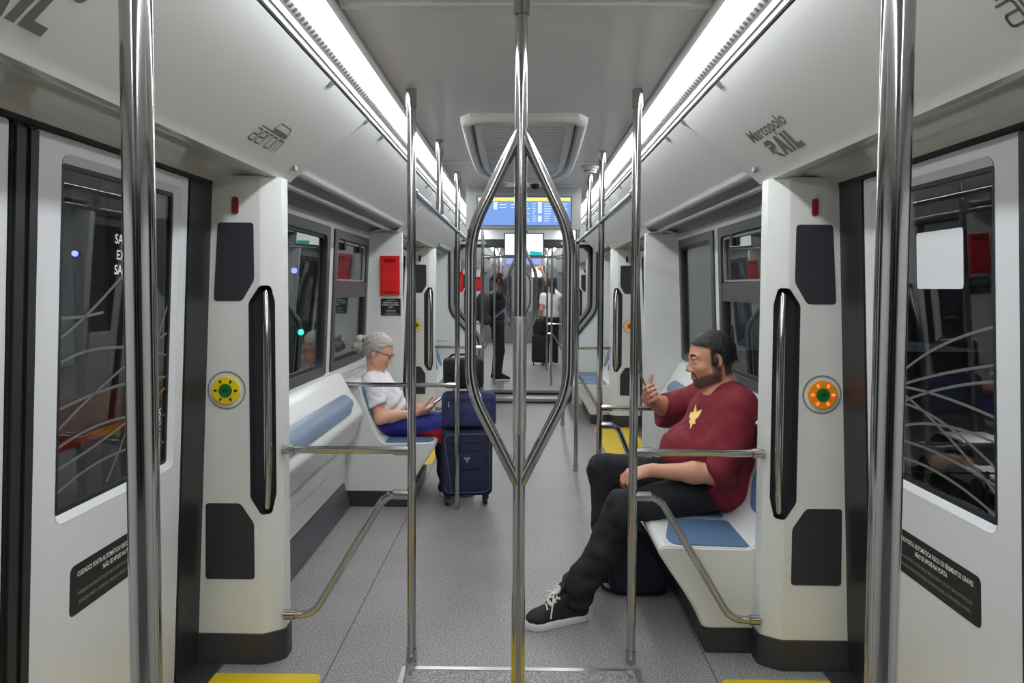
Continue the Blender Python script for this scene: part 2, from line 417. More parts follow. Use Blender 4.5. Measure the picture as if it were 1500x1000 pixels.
for s in (-1, 1):
    fn = tilt(s); nm = 'wall_' + SN[s]
    # behind the camera, between the bays, beyond the second bay
    MB().plate([(YB, 0), (.93, 0), (.93, 2.05), (YB, 2.05)], [], fn, 0, .06).build(nm, M['white'], kind='structure')
    MB().plate([(2.98, 0), (6.10, 0), (6.10, 2.05), (2.98, 2.05)], [[(3.06, .985), (4.78, .985), (4.78, 1.94), (3.06, 1.94)], [(4.90, .985), (5.97, .985), (5.97, 1.94), (4.90, 1.94)]], fn, 0, .06).build(nm, M['white'], kind='structure')
    MB().plate([(8.30, 0), (YE + .4, 0), (YE + .4, 2.05), (8.30, 2.05)], [[(8.45, .985), (9.7, .985), (9.7, 1.94), (8.45, 1.94)]], fn, 0, .06).build(nm, M['white'], kind='structure')
    MB().plate([(YE + .85, 0), (YF, 0), (YF, 2.05), (YE + .85, 2.05)], [[(13.99, .985), (16.8, .985), (16.8, 1.94), (13.99, 1.94)], [(12.0, .3), (13.75, .3), (13.75, 1.88), (12.0, 1.88)]], fn, 0, .06).build(nm, M['white'], kind='structure')
    window(s, 3.06, 4.78, .985, 1.94, s == 1); window(s, 4.90, 5.97, .985, 1.94, s == -1)
    window(s, 8.45, 9.7, .985, 1.94); window(s, 13.99, 16.8, .985, 1.94); window(s, 12.0, 13.75, .3, 1.88)
    # skirting along the perch wall
    a, e = (3.05, 5.13) if s < 0 else (4.36, 6.0)
    MB().prism([(s * 1.21, 0), (s * 1.212, .05), (s * 1.252, .185), (s * 1.32, .19), (s * 1.34, 0)], 'y', a, e).build('baseboard_' + SN[s], M['kickb'], kind='structure', bevel=.006)
    MB().prism([(s * 1.245, .19), (s * 1.235, .47), (s * 1.33, .47), (s * 1.34, .19)], 'y', a, e).build('wall_' + SN[s], M['white'], kind='structure')
    b = MB(); b.prism([(s * 1.2405, .335), (s * 1.2385, .339), (s * 1.25, .343), (s * 1.25, .335)], 'y', a, e); trim(b, M['midgrey'])
    b = MB(); b.prism([(s * (TX(.955) - .012), .93), (s * (TX(.975) - .012), .975), (s * TX(.985), .984), (s * TX(.92), .92)], 'y', 2.98, 6.05); trim(b, M['white'], bevel=.002)
# rear wall (behind the camera) and the far cab end
MB().plate([(-1.36, 0), (1.36, 0), (1.28, 2.05), (.75, 2.5), (-.75, 2.5), (-1.28, 2.05)], [], lambda x, z, d: (x, YB + d, z), -.06, 0).build('wall_back', M['midgrey'], kind='structure')
MB().plate([(-1.36, 0), (1.36, 0), (1.28, 2.05), (.75, 2.5), (-.75, 2.5), (-1.28, 2.05)], [[(-.95, .95), (-.45, .95), (-.45, 1.85), (-.95, 1.85)], [(.40, .95), (.95, .95), (.95, 1.85), (.40, 1.85)]], lambda x, z, d: (x, YF + d, z), -.04, .06).build('wall_front', M['midgrey'], kind='structure')
for i, (a, e) in enumerate(((-.95, -.45), (.40, .95))):
    wn[0] += 1
    w = struct('window_%d' % wn[0], ((a + e) / 2, YF, 1.4))
    MB().plate(rrect(a, e, .95, 1.85, .05), [rrect(a + .05, e - .05, 1.0, 1.8, .05)], lambda x, z, d: (x, YF + d, z), -.06, .0).build('window_frame', M['rubber'], w, bevel=.004)
    MB().plate(rrect(a + .02, e - .02, .97, 1.83, .05), [], lambda x, z, d: (x, YF + d, z), .0, .01).build('pane', M['glass'], w)
b = MB(); b.plate(rrect(-.3, .28, .9, 1.9, .04), [], lambda x, z, d: (x, YF + d, z), -.06, -.04); trim(b, M['alu'], bevel=.01)
b = MB(); b.box(-.40, -.33, YF - .1, YF - .04, .5, 1.9); b.box(.30, .37, YF - .1, YF - .04, .5, 1.9); trim(b, M['rubber'])
for i, (a, e) in enumerate(((-1.0, -.42), (-.36, .36), (.42, 1.0))):  # unseen rear windows, added dark so the poles reflect less brightness
    wn[0] += 1
    w = struct('window_%d' % wn[0], ((a + e) / 2, YB, 1.3))
    MB().plate(rrect(a, e, .7, 1.95, .05), [rrect(a + .04, e - .04, .74, 1.91, .03)], lambda x, z, d: (x, YB + d, z), .0, .02).build('window_frame', M['rubber'], w, bevel=.004)
    MB().plate(rrect(a + .02, e - .02, .72, 1.93, .03), [], lambda x, z, d: (x, YB + d, z), .002, .01).build('pane', M['rear_dark_pane'], w)
# gangway bulkheads with the waisted opening
def portal(hw, lw, top):
    return fillet2([(-lw, .0), (lw, .0), (lw, .82), (hw, 1.24), (hw, top), (-hw, top), (-hw, 1.24), (-lw, .82)], .10, 5)
full = [(-1.36, -.0), (1.36, -.0), (1.28, 2.05), (.75, 2.48), (-.75, 2.48), (-1.28, 2.05)]
for y in (YE, YE + .85):
    fy = lambda x, z, d, y=y: (x, y + d, z)
    q = [(p[0], max(p[1], .001)) for p in portal(1.0, .66, 2.2)]
    MB().plate(full, [q], fy, 0, .05).build('wall_gangway', M['white'], kind='structure')
    trim(MB().plate(q, [offs(q, -.03)], fy, -.02, .07), M['rubber'], bevel=.005)
    q2 = offs(q, -.03)
    trim(MB().plate(q2, [offs(q2, -.035)], fy, -.01, .05), M['alu'], bevel=.005)
q = [(p[0], max(p[1], .001)) for p in portal(1.02, .68, 2.22)]
b = MB(); L = []
for i in range(13):
    y = YE + .05 + .8 * i / 12; L.append([(x, y, z) for x, z in offs(q, .03 if i % 2 else 0)])
b.loft(L, True, False); b.build('wall_bellows', M['midgrey'], kind='structure')
b = MB(); b.box(-.6, .6, 10.28, 10.46, 0, .012); b.box(-.6, .6, 9.86, 9.92, 0, .006); trim(b, M['steel'], bevel=.003)
b = MB(); b.box(-1.27, -1.02, YE - .012, YE, .838, .842); b.box(1.02, 1.27, YE - .012, YE, .838, .842); trim(b, M['midgrey'])

# ---- sliding doors
dn = [0]
def leaf(s, y0, y1, win, sgn, near):
    """one plug-door leaf; win = (y0,y1,z0,z1)"""
    dn[0] += 1
    d = struct('door_%d' % dn[0], (s * 1.29, (y0 + y1) / 2, 0)); fn = tilt(s)
    W = rrect(win[0], win[1], win[2], win[3], .012, 3); W2 = offs(W, .026)
    MB().plate(rrect(y0, y1, .015, 1.955, .008, 2), [W2], fn, 0, .04).build('leaf_panel', M['door'], d, bevel=.003)
    b = MB(); b.loft([[fn(y, z, .0) for y, z in W2], [fn(y, z, .019) for y, z in W], [fn(y, z, .04) for y, z in W]]); b.build('window_surround', M['door'], d)
    MB().plate(offs(W, .01), [offs(W, -.010)], fn, .016, .03).build('window_seal', M['rubber'], d)
    MB().plate(offs(W, .005), [], fn, .022, .027).build('pane', M['glass'], d, smooth=False)
    return d, fn
def ribbon(b, fn, pts, w=.010, d0=.0205):
    n = len(pts); L = []
    for i in range(n):
        a = Vector(pts[max(i - 1, 0)]); c = Vector(pts[min(i + 1, n - 1)]); t = (c - a).normalized(); nn = Vector((-t.y, t.x)) * w / 2
        p = Vector(pts[i]); L.append([fn(*(p + nn), d0), fn(*(p - nn), d0), fn(*(p - nn), d0 + .001), fn(*(p + nn), d0 + .001)])
    b.loft(L, True, True)
def bez(p0, p1, p2, n=14): return [((1 - t) ** 2 * p0[0] + 2 * t * (1 - t) * p1[0] + t * t * p2[0], (1 - t) ** 2 * p0[1] + 2 * t * (1 - t) * p1[1] + t * t * p2[1]) for t in [i / n for i in range(n + 1)]]
def notice(d, fn, s, y0, y1):
    MB().plate(rrect(y0, y1, .585, .735, .022, 5), [], fn, -.0015, .002).build('notice_plate', M['black'], d)
    rx = -s  # reading runs toward +y on the left side, toward -y on the right
    ya = y0 if s < 0 else y1
    p0 = Vector(fn(ya, .585, -.0015)); p1 = Vector(fn(ya, .735, -.0015)); uy = (p1 - p0).normalized(); ux = Vector((0, rx, 0)); Wd = abs(y1 - y0)
    c = Wd / 2
    lettering('notice_heading', [('CUIDADO! PORTA AUTOMÁTICA! RISCO DE FERIMENTOS GRAVES', .0215, c, .112, 'CENTER', .0004, .70), ('NÃO SE APOIE NA PORTA', .0215, c, .086, 'CENTER', .0004, .74)], p0, ux, uy, M['ink'], d)
    lettering('notice_small_print', [('WARNING: AUTOMATIC DOOR! RISK OF SERIOUS INJURY. DO NOT LEAN ON THE DOOR', .0155, c, .055, 'CENTER', 0, .70), ('ATENCIÓN: PUERTA AUTOMÁTICA! RIESGO DE HERIDAS GRAVES. NO APOYARSE EN LA PUERTA', .0155, c, .027, 'CENTER', 0, .64)], p0, ux, uy, M['dimink'], d)
for bay, y in ((0, 0.0), (1, 5.3)):
    for s in (-1, 1):
        far, fn = leaf(s, 1.905 + y, 2.765 + y, (2.035 + y, 2.68 + y, .905, 1.885), s, False)
        leaf(s, .955 + y, 1.80 + y, (1.06 + y, 1.70 + y, .905, 1.885), s, True)
        # rubber meeting seals, jamb and header
        for a, e in ((1.803, 1.852), (1.855, 1.902)):
            trim(MB().plate([(a + y, .015), (e + y, .015), (e + y, 1.955), (a + y, 1.955)], [], fn, -.012, .03), M['rubber'], bevel=.008)
        trim(MB().plate([(2.768 + y, 0), (3.0 + y, 0), (3.0 + y, 2.0), (2.768 + y, 2.0)], [], fn, -.004, .05), M['jamb'], bevel=.004)
        trim(MB().plate([(.90 + y, 0), (.952 + y, 0), (.952 + y, 2.0), (.90 + y, 2.0)], [], fn, -.004, .05), M['pad'], bevel=.004)
        trim(MB().plate([(.9 + y, 1.957), (2.98 + y, 1.957), (2.98 + y, 2.02), (.9 + y, 2.02)], [], fn, -.006, .05), M['pad'], bevel=.003)
        trim(MB().box(*sorted((s * 1.22, s * 1.36)), .95 + y, 2.95 + y, -.005, .008), M['steel'])
        if bay == 0:
            notice(far, fn, s, 2.085, 2.60)
            b = MB()
            o = (2.62, 1.30) if s < 0 else (2.60, 1.26)
            if s < 0:
                for q in (bez((2.04, 1.40), (2.2, 1.46), (2.5, 1.68)), bez((2.04, 1.46), (2.15, 1.455), (2.26, 1.47)), bez((2.04, 1.33), (2.25, 1.40), (2.67, 1.30)), bez((2.04, 1.14), (2.3, 1.27), (2.67, 1.38)),
                          bez((2.04, 1.20), (2.35, 1.25), (2.67, 1.22)), bez((2.04, 1.09), (2.3, 1.16), (2.67, 1.08)), bez((2.04, 1.03), (2.35, 1.07), (2.67, 1.18)), bez((2.04, .96), (2.3, 1.05), (2.67, .98)), bez((2.3, .93), (2.45, 1.1), (2.67, 1.48))):
                    ribbon(b, fn, q, .0085)
            else:
                for q in (bez((2.66, 1.20), (2.4, 1.38), (2.05, 1.45)), bez((2.66, 1.19), (2.4, 1.28), (2.05, 1.345)), bez((2.66, 1.12), (2.4, 1.24), (2.05, 1.30)), bez((2.66, 1.21), (2.4, 1.24), (2.05, 1.20)), bez((2.66, 1.22), (2.4, 1.18), (2.05, .99)),
                          bez((2.66, 1.04), (2.4, 1.16), (2.05, 1.13)), bez((2.66, 1.02), (2.4, 1.06), (2.05, 1.01)), bez((2.66, .96), (2.35, 1.01), (2.05, .925)), bez((2.66, 1.15), (2.4, 1.2), (2.05, 1.06))):
                    ribbon(b, fn, q, .0085)
            b.build('etched_curves', M['etch'], far)
            if s < 0:
                p0 = Vector(fn(2.312, 1.60, .0205)); p1 = Vector(fn(2.312, 1.8, .0205)); uy = (p1 - p0).normalized()
                lettering('exit_lettering', [('SAÍDA', .042, 0, .085, 'LEFT', .0006, 1), ('EXIT', .042, .01, .035, 'LEFT', .0006, 1), ('SALIDA', .042, 0, -.012, 'LEFT', .0006, 1)], p0, (0, 1, 0), uy, M['ink'], far)
                MB().plate(rrect(2.585, 2.655, .93, 1.14, .01), [], fn, .0195, .0205).build('emergency_label', M['black'], far)
                p0 = Vector(fn(2.637, .945, .0195)); lettering('emergency_lettering', [('ABERTURA', .034, 0, .0, 'LEFT', .001, 1)], p0, uy, (0, -1, 0), M['ink'], far)
            else:
                MB().plate(rrect(2.185, 2.44, 1.555, 1.735, .012), [], fn, .0195, .0208).build('blank_sticker', M['paper'], far)
# ================================================================ FITTINGS
# ---- door pillars with panels, lamp, button, grab handle
def pillar(s, yf, dr, label, lit=False):
    """dr = -1: front toward the camera; +1: front away from it"""
    t = thing('door_pillar', label, 'pillar', (s * 1.15, yf, 0))
    def loop(z, g=0.0, zx=None):
        xo = TX(z if zx is None else zx) + .012
        p = [(xo, -g), (1.062, -g), (1.052, .004 - g), (1.0 - g, .040 - g * .6), (.987 - g, .054), (.985 - g, .066), (.985 - g, .125), (xo, .125)]
        return [(s * x, yf - dr * y, z) for x, y in p]
    body = MB().loft([loop(.10), loop(1.995)], True, True).build('pillar_body', M['white'], t, angle=25)
    def fy(x, z, d): return (s * x, yf - dr * d, z)
    rec = [(1.062, 1.556), (1.024, 1.556), (1.010, 1.49), (1.010, .70), (1.026, .62), (1.064, .62), (1.108, .69), (1.108, 1.487)]
    rec = fillet2(rec, .012, 3)
    cut = MB().plate(rec, [], fy, -.05, .062).build('cutter', M['dark'], t)
    md = body.modifiers.new('b', 'BOOLEAN'); md.object = cut; md.operation = 'DIFFERENCE'; md.solver = 'EXACT'
    bpy.context.view_layer.update()
    me = bpy.data.meshes.new_from_object(body.evaluated_get(bpy.context.evaluated_depsgraph_get()))
    body.modifiers.clear(); body.data = me; bpy.data.objects.remove(cut)
    me.materials.clear(); me.materials.append(M['white']); me.shade_smooth(); me.set_sharp_from_angle(angle=math.radians(25))
    def front(x): return 0 if x >= 1.055 else (1.055 - x) / .06 * .038
    ins = offs(rec, -.0006) if False else [((x - 1.06) * .985 + 1.06, (z - 1.09) * .998 + 1.09) for x, z in rec]
    MB().loft([[fy(x, z, front(x) + .003) for x, z in ins], [fy(x, z, .0605) for x, z in ins], [fy((x - 1.06) * .2 + 1.06, z, .0606) for x, z in ins]], True, False).build('handle_recess', M['pad'], t)
    h = MB().tube(fillet([fy(1.052, 1.545, .05), fy(1.046, 1.53, .02), fy(1.024, 1.36, -.02), fy(1.024, .82, -.02), fy(1.046, .645, .02), fy(1.052, .63, .05)], .09, 6), .0135).build('grab_handle', M['chrome'], t)
    up = fillet2([(1.227, 1.808), (1.083, 1.808), (1.082, 1.578), (1.133, 1.492), (1.247, 1.492)], .014, 3)
    lo = fillet2([(1.29, .668), (1.147, .668), (1.092, .585), (1.092, .354), (1.294, .354)], .014, 3)
    MB().plate(up, [], fy, -.003, .01).build('upper_panel', M['pad'], t, bevel=.0015)
    MB().plate(lo, [], fy, -.003, .01).build('lower_panel', M['pad'], t, bevel=.0015)
    MB().plate(fillet2([(1.142, 1.842), (1.166, 1.842), (1.166, 1.91), (1.142, 1.91)], .0119, 5), [], fy, -.008, .01).build('door_lamp', M['dred'], t, bevel=.004)
    MB().loft([loop(0.0, .006, .1), loop(.126, .006, .1), loop(.128, .004, .1)], True, True).build('pillar_base', M['kick'], t, bevel=.004)
    # push button
    c = (1.199, 1.131)
    def ring(r, n=36): return [(c[0] + r * math.cos(2 * PI * i / n), c[1] + r * math.sin(2 * PI * i / n)) for i in range(n)]
    bt = MB().plate(ring(.078), [ring(.072)], fy, -.0025, .004).build('button_surround', M['alu'], t, bevel=.001)
    yb = MB().plate(ring(.056), [], fy, -.012, .004).build('button', M['orange' if lit else 'yel'], t, bevel=.003)
    MB().plate(ring(.027), [], fy, -.0155, .0).build('button_centre', M['green'], yb, bevel=.002)
    b = MB()
    for k in range(6):
        a = 2 * PI * k / 6; q = [(c[0] + math.cos(a) * .041 + dx * math.cos(a) - dz * math.sin(a), c[1] + math.sin(a) * .041 + dx * math.sin(a) + dz * math.cos(a)) for dx, dz in ((-.006, -.004), (.006, -.004), (.006, .004), (-.006, .004))]
        b.plate(q, [], fy, -.014, -.008)
    b.build('button_marks', M['redled' if lit else 'black'], yb)
    b = MB()
    for q in ([(1.211, 1.131), (1.202, 1.139), (1.202, 1.123)], [(1.187, 1.131), (1.196, 1.139), (1.196, 1.123)]): b.plate(q, [], fy, -.0168, -.014)
    b.build('button_arrows', M['black'], yb)
    return t
M['redled'] = emit('lit_red_marks', (1, .09, .04, 1), 3.0)
LB = {-1: ('left', 'yellow and green'), 1: ('right', 'orange lit')}
for s in (-1, 1):
    a = pillar(s, 2.965, -1, 'white door pillar on the %s with charcoal panels and %s door button, nearest the camera' % LB[s], lit=s > 0)
    copy_tree(a, (0, 5.3, 0), 'white door pillar with charcoal panels on the %s, between second doors and gangway' % SN[s])
    copy_tree(a, (0, 10.9, 0), 'distant door pillar on the %s in the car beyond the gangway' % SN[s])
    b = pillar(s, 6.125, 1, ['', 'plain white back of a door pillar behind the man in maroon', 'plain white pillar back carrying a red box, behind the seated woman'][s], lit=s > 0)
    copy_tree(b, (0, 5.6, 0), 'distant white pillar on the %s just beyond the gangway' % SN[s])
    copy_tree(b, (0, 10.9, 0), 'distant white pillar on the %s deep in the next car' % SN[s])

# ---- red equipment boxes and sign
def redbox(y, x0, label):
    t = thing('mounted_equipment_box', label, 'emergency box', (x0 + .078, y, 1.65), )
    def fy(x, z, d): return (x, y + d, z)
    MB().plate(rrect(x0, x0 + .156, 1.49, 1.806, .006, 2), [], fy, -.022, -.0005).build('box_body', M['red'], t, bevel=.004)
    d = MB().plate(rrect(x0 + .014, x0 + .142, 1.515, 1.74, .006, 2), [], fy, -.030, -.021).build('cover', M['red'], t, bevel=.003)
    MB().plate(rrect(x0 + .03, x0 + .126, 1.752, 1.785, .012, 4), [], fy, -.024, -.018).build('finger_slot', M['dred'], t, bevel=.002)
    MB().plate(rrect(x0 + .03, x0 + .126, 1.513, 1.519, .002, 2), [], fy, -.0315, -.029).build('cover_catch', M['black'], t)
    return t
rb = redbox(5.998, -1.156, 'red emergency equipment box on the pillar behind the seated woman')
copy_tree(rb, (.06, 5.6, 0), 'red box on the first pillar beyond the gangway')
copy_tree(rb, (.05, 10.9, 0), 'small distant red box deepest in the next car')
t = thing('instruction_sign', 'small black instruction sign below the red box behind the seated woman', 'sign', (-1.075, 5.99, 1.39))
MB().plate(rrect(-1.156, -.994, 1.322, 1.461, .01, 3), [], lambda x, z, d: (x, 5.998 + d, z), -.003, -.0003).build('sign_plate', M['black'], t)
lettering('sign_lettering', [('EM CASO DE', .014, .081, .119, 'CENTER', 0, .9), ('EMERGÊNCIA, ABRA', .0165, .081, .100, 'CENTER', .0004, .85), ('E PUXE A ALAVANCA', .0165, .081, .082, 'CENTER', .0004, .85), ('AQUI', .0165, .081, .064, 'CENTER', .0004, .85),
    ('In emergency open', .012, .081, .042, 'CENTER', 0, .9), ('and pull the handle', .012, .081, .028, 'CENTER', 0, .9), ('En emergencia abra y tire', .0125, .081, .010, 'CENTER', 0, .9)], (-1.156, 5.9948, 1.322), (1, 0, 0), (0, 0, 1), M['ink'], t)

# ---- poles
def collar(x, y, z0, z1, name, t, r=.0215):
    MB().cyl((x, y, z0), (x, y, z1), r, 24).build(name, M['chrome'], t, bevel=.002, angle=40)
def pole(x, y, label, z0=0.0, top=2.350, r=.0178):
    t = thing('grab_pole', label, 'pole', (x, y, z0))
    MB().cyl((x, y, z0 + .0005), (x, y, top), r, 28).build('tube', M['chrome'], t, angle=60)
    if z0 == 0: collar(x, y, 0, .055, 'floor_collar', t)
    else: collar(x, y, z0, z0 + .06, 'rail_collar', t)
    collar(x, y, 2.275, top, 'ceiling_collar', t)
    return t
def cross_rail(t, x, y, s, z, xe, r=.0155):
    MB().cyl((x, y, z), (xe, y, z), r, 20).build('cross_rail', M['chrome'], t, angle=60)
    MB().cyl((x + s * .012, y, z), (x + s * .075, y, z), .0205).build('rail_socket', M['chrome'], t, bevel=.002)
    MB().cyl((xe - s * .05, y, z), (xe, y, z), .0205).build('rail_socket', M['chrome'], t, bevel=.002)
def curved_rail(t, x, y, s, z, xe, ze, r=.0155):
    p = fillet([(x, y, z), (x + s * .105, y, z), (xe - s * .12, y, ze), (xe, y, ze)], .13, 8)
    MB().tube(p, r, 20).build('curved_rail', M['chrome'], t, angle=60)
    MB().cyl((x + s * .012, y, z), (x + s * .075, y, z), .0205).build('rail_socket', M['chrome'], t, bevel=.002)
    MB().cyl((xe - s * .045, y, ze), (xe, y, ze), .0205).build('rail_socket', M['chrome'], t, bevel=.002)
for s in (-1, 1):
    x = s * .455
    pole([0, .444, -.469][s], .9, 'stout steel pole on the %s, closest of all the poles, standing before the door window' % SN[s], r=.0187)
    t = pole(x, 3.012, 'steel pole with two side rails to the %s door pillar nearest the camera' % SN[s])
    cross_rail(t, x, 3.012, s, .881, s * .988); curved_rail(t, x, 3.012, s, .698, s * .986, .188)
    c = copy_tree(t, (0, 5.3, 0), 'steel pole with side rails before the gangway on the %s' % SN[s])
    copy_tree(t, (0, 10.9, 0), 'distant steel pole with side rails on the %s in the next car' % SN[s])
    pole(x, 6.23, 'plain steel pole on the %s at the near edge of the second doors' % SN[s])
    pole(x, 11.75, 'distant plain steel pole on the %s just past the gangway' % SN[s])
    pole(x, 16.6, 'far steel pole on the %s deep in the next car' % SN[s])
    # overhead rails
    for a, e, lb in ((3.012, 6.23, 'steel overhead handrail along the %s, linking the poles between the doors' % SN[s]), (8.312, 9.75, 'short overhead handrail on the %s by the gangway' % SN[s]), (11.75, 13.912, 'distant overhead handrail on the %s beyond the gangway' % SN[s])):
        t = thing('overhead_handrail', lb, 'handrail', (x, (a + e) / 2, 1.94))
        MB().cyl((x, a + .02, 1.94), (x, e - .02, 1.94), .0155, 20).build('rail', M['chrome'], t, angle=60)
        for y in (a + .02, e - .02):
            sg = 1 if y < (a + e) / 2 else -1
            MB().cyl((x, y - sg * .003, 1.94), (x, y + sg * .05, 1.94), .0205).build('end_socket', M['chrome'], t, bevel=.002)
pole(-.455, 4.03, 'short steel hanger pole dropping from ceiling to overhead rail on the left', 1.95)
pole(.455, 5.17, 'short steel hanger pole dropping from ceiling to overhead rail on the right', 1.95)
t = pole(-.455, 5.125, 'steel pole at the bench end in front of the seated woman')
cross_rail(t, -.455, 5.125, -1, .872, -1.275)
t = pole(.455, 4.34, 'steel pole standing beyond the knees of the man in maroon')
cross_rail(t, .455, 4.34, 1, .848, 1.08); curved_rail(t, .455, 4.34, 1, .745, .86, .30)
t = thing('overhead_handrail', 'crosswise steel handrail beneath the bright monitor', 'handrail', (0, 8.312, 1.93))
MB().cyl((-.44, 8.312, 1.90), (.44, 8.312, 1.90), .0155).build('rail', M['chrome'], t, angle=60)
for s in (-1, 1):
    MB().cyl((s * .4375, 8.312, 1.90), (s * .37, 8.312, 1.90), .0205).build('end_socket', M['chrome'], t, bevel=.002)
def tree(y, label):
    x = -.008
    t = thing('branching_pole', label, 'pole', (x, y, 0))
    MB().cyl((x, y, .0005), (x, y, 2.350), .0165, 28).build('centre_tube', M['chrome'], t, angle=60)
    collar(x, y, 0, .055, 'floor_collar', t); collar(x, y, 2.275, 2.35, 'ceiling_collar', t)
    MB().tube([(x, y, 1.155), (x, y, 1.163), (x, y, 1.46), (x, y, 1.474)], [.0168, .0186, .0186, .0168], 28).build('sleeve', M['steel'], t)
    MB().tube([(x, y, .055), (x, y, .70), (x, y, .74)], [.0186, .0186, .0168], 28).build('lower_sleeve', M['chrome'], t)
    for s in (-1, 1):
        p = fillet([(x, y, 1.975), (x + s * .134, y, 1.70), (x + s * .134, y, 1.275), (x, y, 1.012)], .07, 8)
        MB().tube(p, .0155, 24).build('branch', M['chrome'], t, angle=60)
    return t
tr = tree(2.0, 'branching steel pole with a diamond-shaped loop in the middle of the aisle, nearest')
copy_tree(tr, (0, 5.2, 0), 'second branching steel pole, in the aisle of the second door bay')
copy_tree(tr, (0, 10.9, 0), 'distant branching steel pole in the aisle past the gangway')

# ---- benches
PB = [(.585, .452), (.605, .462), (.96, .455), (1.0, .475), (1.045, .545), (1.10, .70), (1.155, .855), (1.175, .885), (1.21, .893), (1.288, .893), (1.288, .112), (.768, .112), (.742, .19), (.60, .40), (.58, .43)]
def bench(s, y0, n, pitch, label, cat='bench', fx=0.0):
    y1 = y0 + n * pitch
    t = thing('bench_seat', label, cat, (s * .95, (y0 + y1) / 2, 0))
    pr = [(x + fx if x < .8 else x, z) for x, z in PB]
    MB().prism([(s * x, z) for x, z in fillet2(pr, .03, 3)], 'y', y0, y1).build('shell', M['white'], t, bevel=.008, seg=3, angle=50)
    MB().prism([(s * .785, 0.0005), (s * .775, .112), (s * 1.28, .112), (s * 1.28, 0.0005)], 'y', y0 + .01, y1 - .01).build('kickplate', M['kick'], t, bevel=.004)
    for k in range(n):
        a = y0 + k * pitch; e = a + pitch; m = (a + e) / 2
        sp = fillet2([(.630, a + .11), (.646, a + .022), (.985, a + .015), (1.008, a + .06), (.998, e - .09), (.955, e - .03), (.695, e - .03)], .045, 5)
        MB().plate(sp, [], lambda x, y, d: (s * x, y, .4615 - (x - .605) * .02 + d), -.01, .0065).build('seat_pad', M['blue'], t, bevel=.003)
        bx = lambda q: 1.047 + (q) * .3345
        bp = fillet2([(m - .07, .0), (m + .07, .0), (e - .045, .10), (e - .06, .27), (m + .1, .305), (m - .1, .305), (a + .06, .27), (a + .045, .10)], .04, 4)
        MB().plate(bp, [], lambda y, q, d: (s * (1.052 + q * .335 - d), y, .55 + q + d * .33), -.01, .0075).build('back_pad', M['blue'], t, bevel=.003)
    b = MB()
    for k in range(1, n):
        y = y0 + k * pitch; b.prism([(s * .585, .445), (s * .603, .4632), (s * .96, .4565), (s * .97, .44)], 'y', y - .002, y + .002)
    if n > 1: b.build('seat_gap', M['midgrey'], t)
    return t
bench(1, 3.095, 3, .405, 'white three-place bench with blue pads, under the man in maroon')
bench(-1, 5.15, 2, .41, 'white two-place bench with its end panel showing, under the seated woman', fx=.03)
bench(1, 8.40, 3, .42, 'farther white bench with blue pad on the right before the gangway')
bench(-1, 8.40, 3, .42, 'farther white bench on the left behind the stacked luggage')
def perch(s, y0, y1, label):
    t = thing('leaning_rest', label, 'leaning rest', (s * 1.2, (y0 + y1) / 2, .5))
    p = [(1.29, .962), (1.262, .952), (1.198, .838), (1.188, .820), (1.124, .722), (1.112, .700), (1.106, .675), (1.108, .655), (1.135, .61), (1.155, .53), (1.17, .492), (1.195, .474), (1.30, .472)]
    MB().prism([(s * x, z) for x, z in p], 'y', y0, y1).build('rest_body', M['white'], t, bevel=.006, seg=3, angle=50)
    L = y1 - y0
    q = fillet2([(y0 + .05, .0), (y1 - .33, .0), (y1 - .16, .055), (y1 - .19, .118), (y1 - .25, .135), (y0 + .05, .135)], .04, 5)
    def fn(y, q_, d):
        a = Vector((1.122, .724)); c = Vector((1.198, .838)); dr = (c - a).normalized(); nn = Vector((-dr.y, dr.x)); v = a + dr * q_ + nn * (d + .012 * math.sin(max(0, min(1, q_ / .135)) * PI))
        return (s * v.x, y, v.y)
    rows = 7; b = MB()
    MB().plate(q, [], fn, -.02, .008).build('rest_cushion', M['blue2'], t, bevel=.004, seg=3)
    return t
perch(-1, 3.10, 5.098, 'padded leaning rest with greyblue cushion along the left wall under the window')
perch(1, 4.42, 5.985, 'leaning rest on the wall behind the man in maroon')

# ---- mats and hatch
for s in (-1, 1):
    for k, y in enumerate((0, 5.3)):
        b = MB(); b.prism(rrect(*sorted((s * .795, s * 1.275)), 1.12 + y, 2.885 + y, .03, 5), 'z', .0003, .004)
        o = b.build('door_mat', M['yellow']); 
        tag(o, ['yellow rubber threshold mat by the %s doors nearest the camera', 'yellow threshold mat by the %s doors of the second bay'][k] % SN[s], 'mat')
t = thing('floor_hatch', 'steel-edged rectangular hatch in the floor around the near branching pole', 'hatch', (0, 2.0, 0))
o = rrect(-.485, .485, 1.05, 2.958, .012, 3)
MB().plate(o, [rrect(-.458, .458, 1.077, 2.931, .003, 2)], lambda x, y, d: (x, y, d), .0004, .005).build('hatch_frame', M['steel'], t, bevel=.0015)
MB().box(-.458, .458, 1.077, 2.931, .0006, .0022).build('hatch_cover', M['floor'], t)
for x in (-.44, .44): MB().cyl((x, 2.90, .002), (x, 2.90, .0035), .012).build('cover_screw', M['steel'], t)

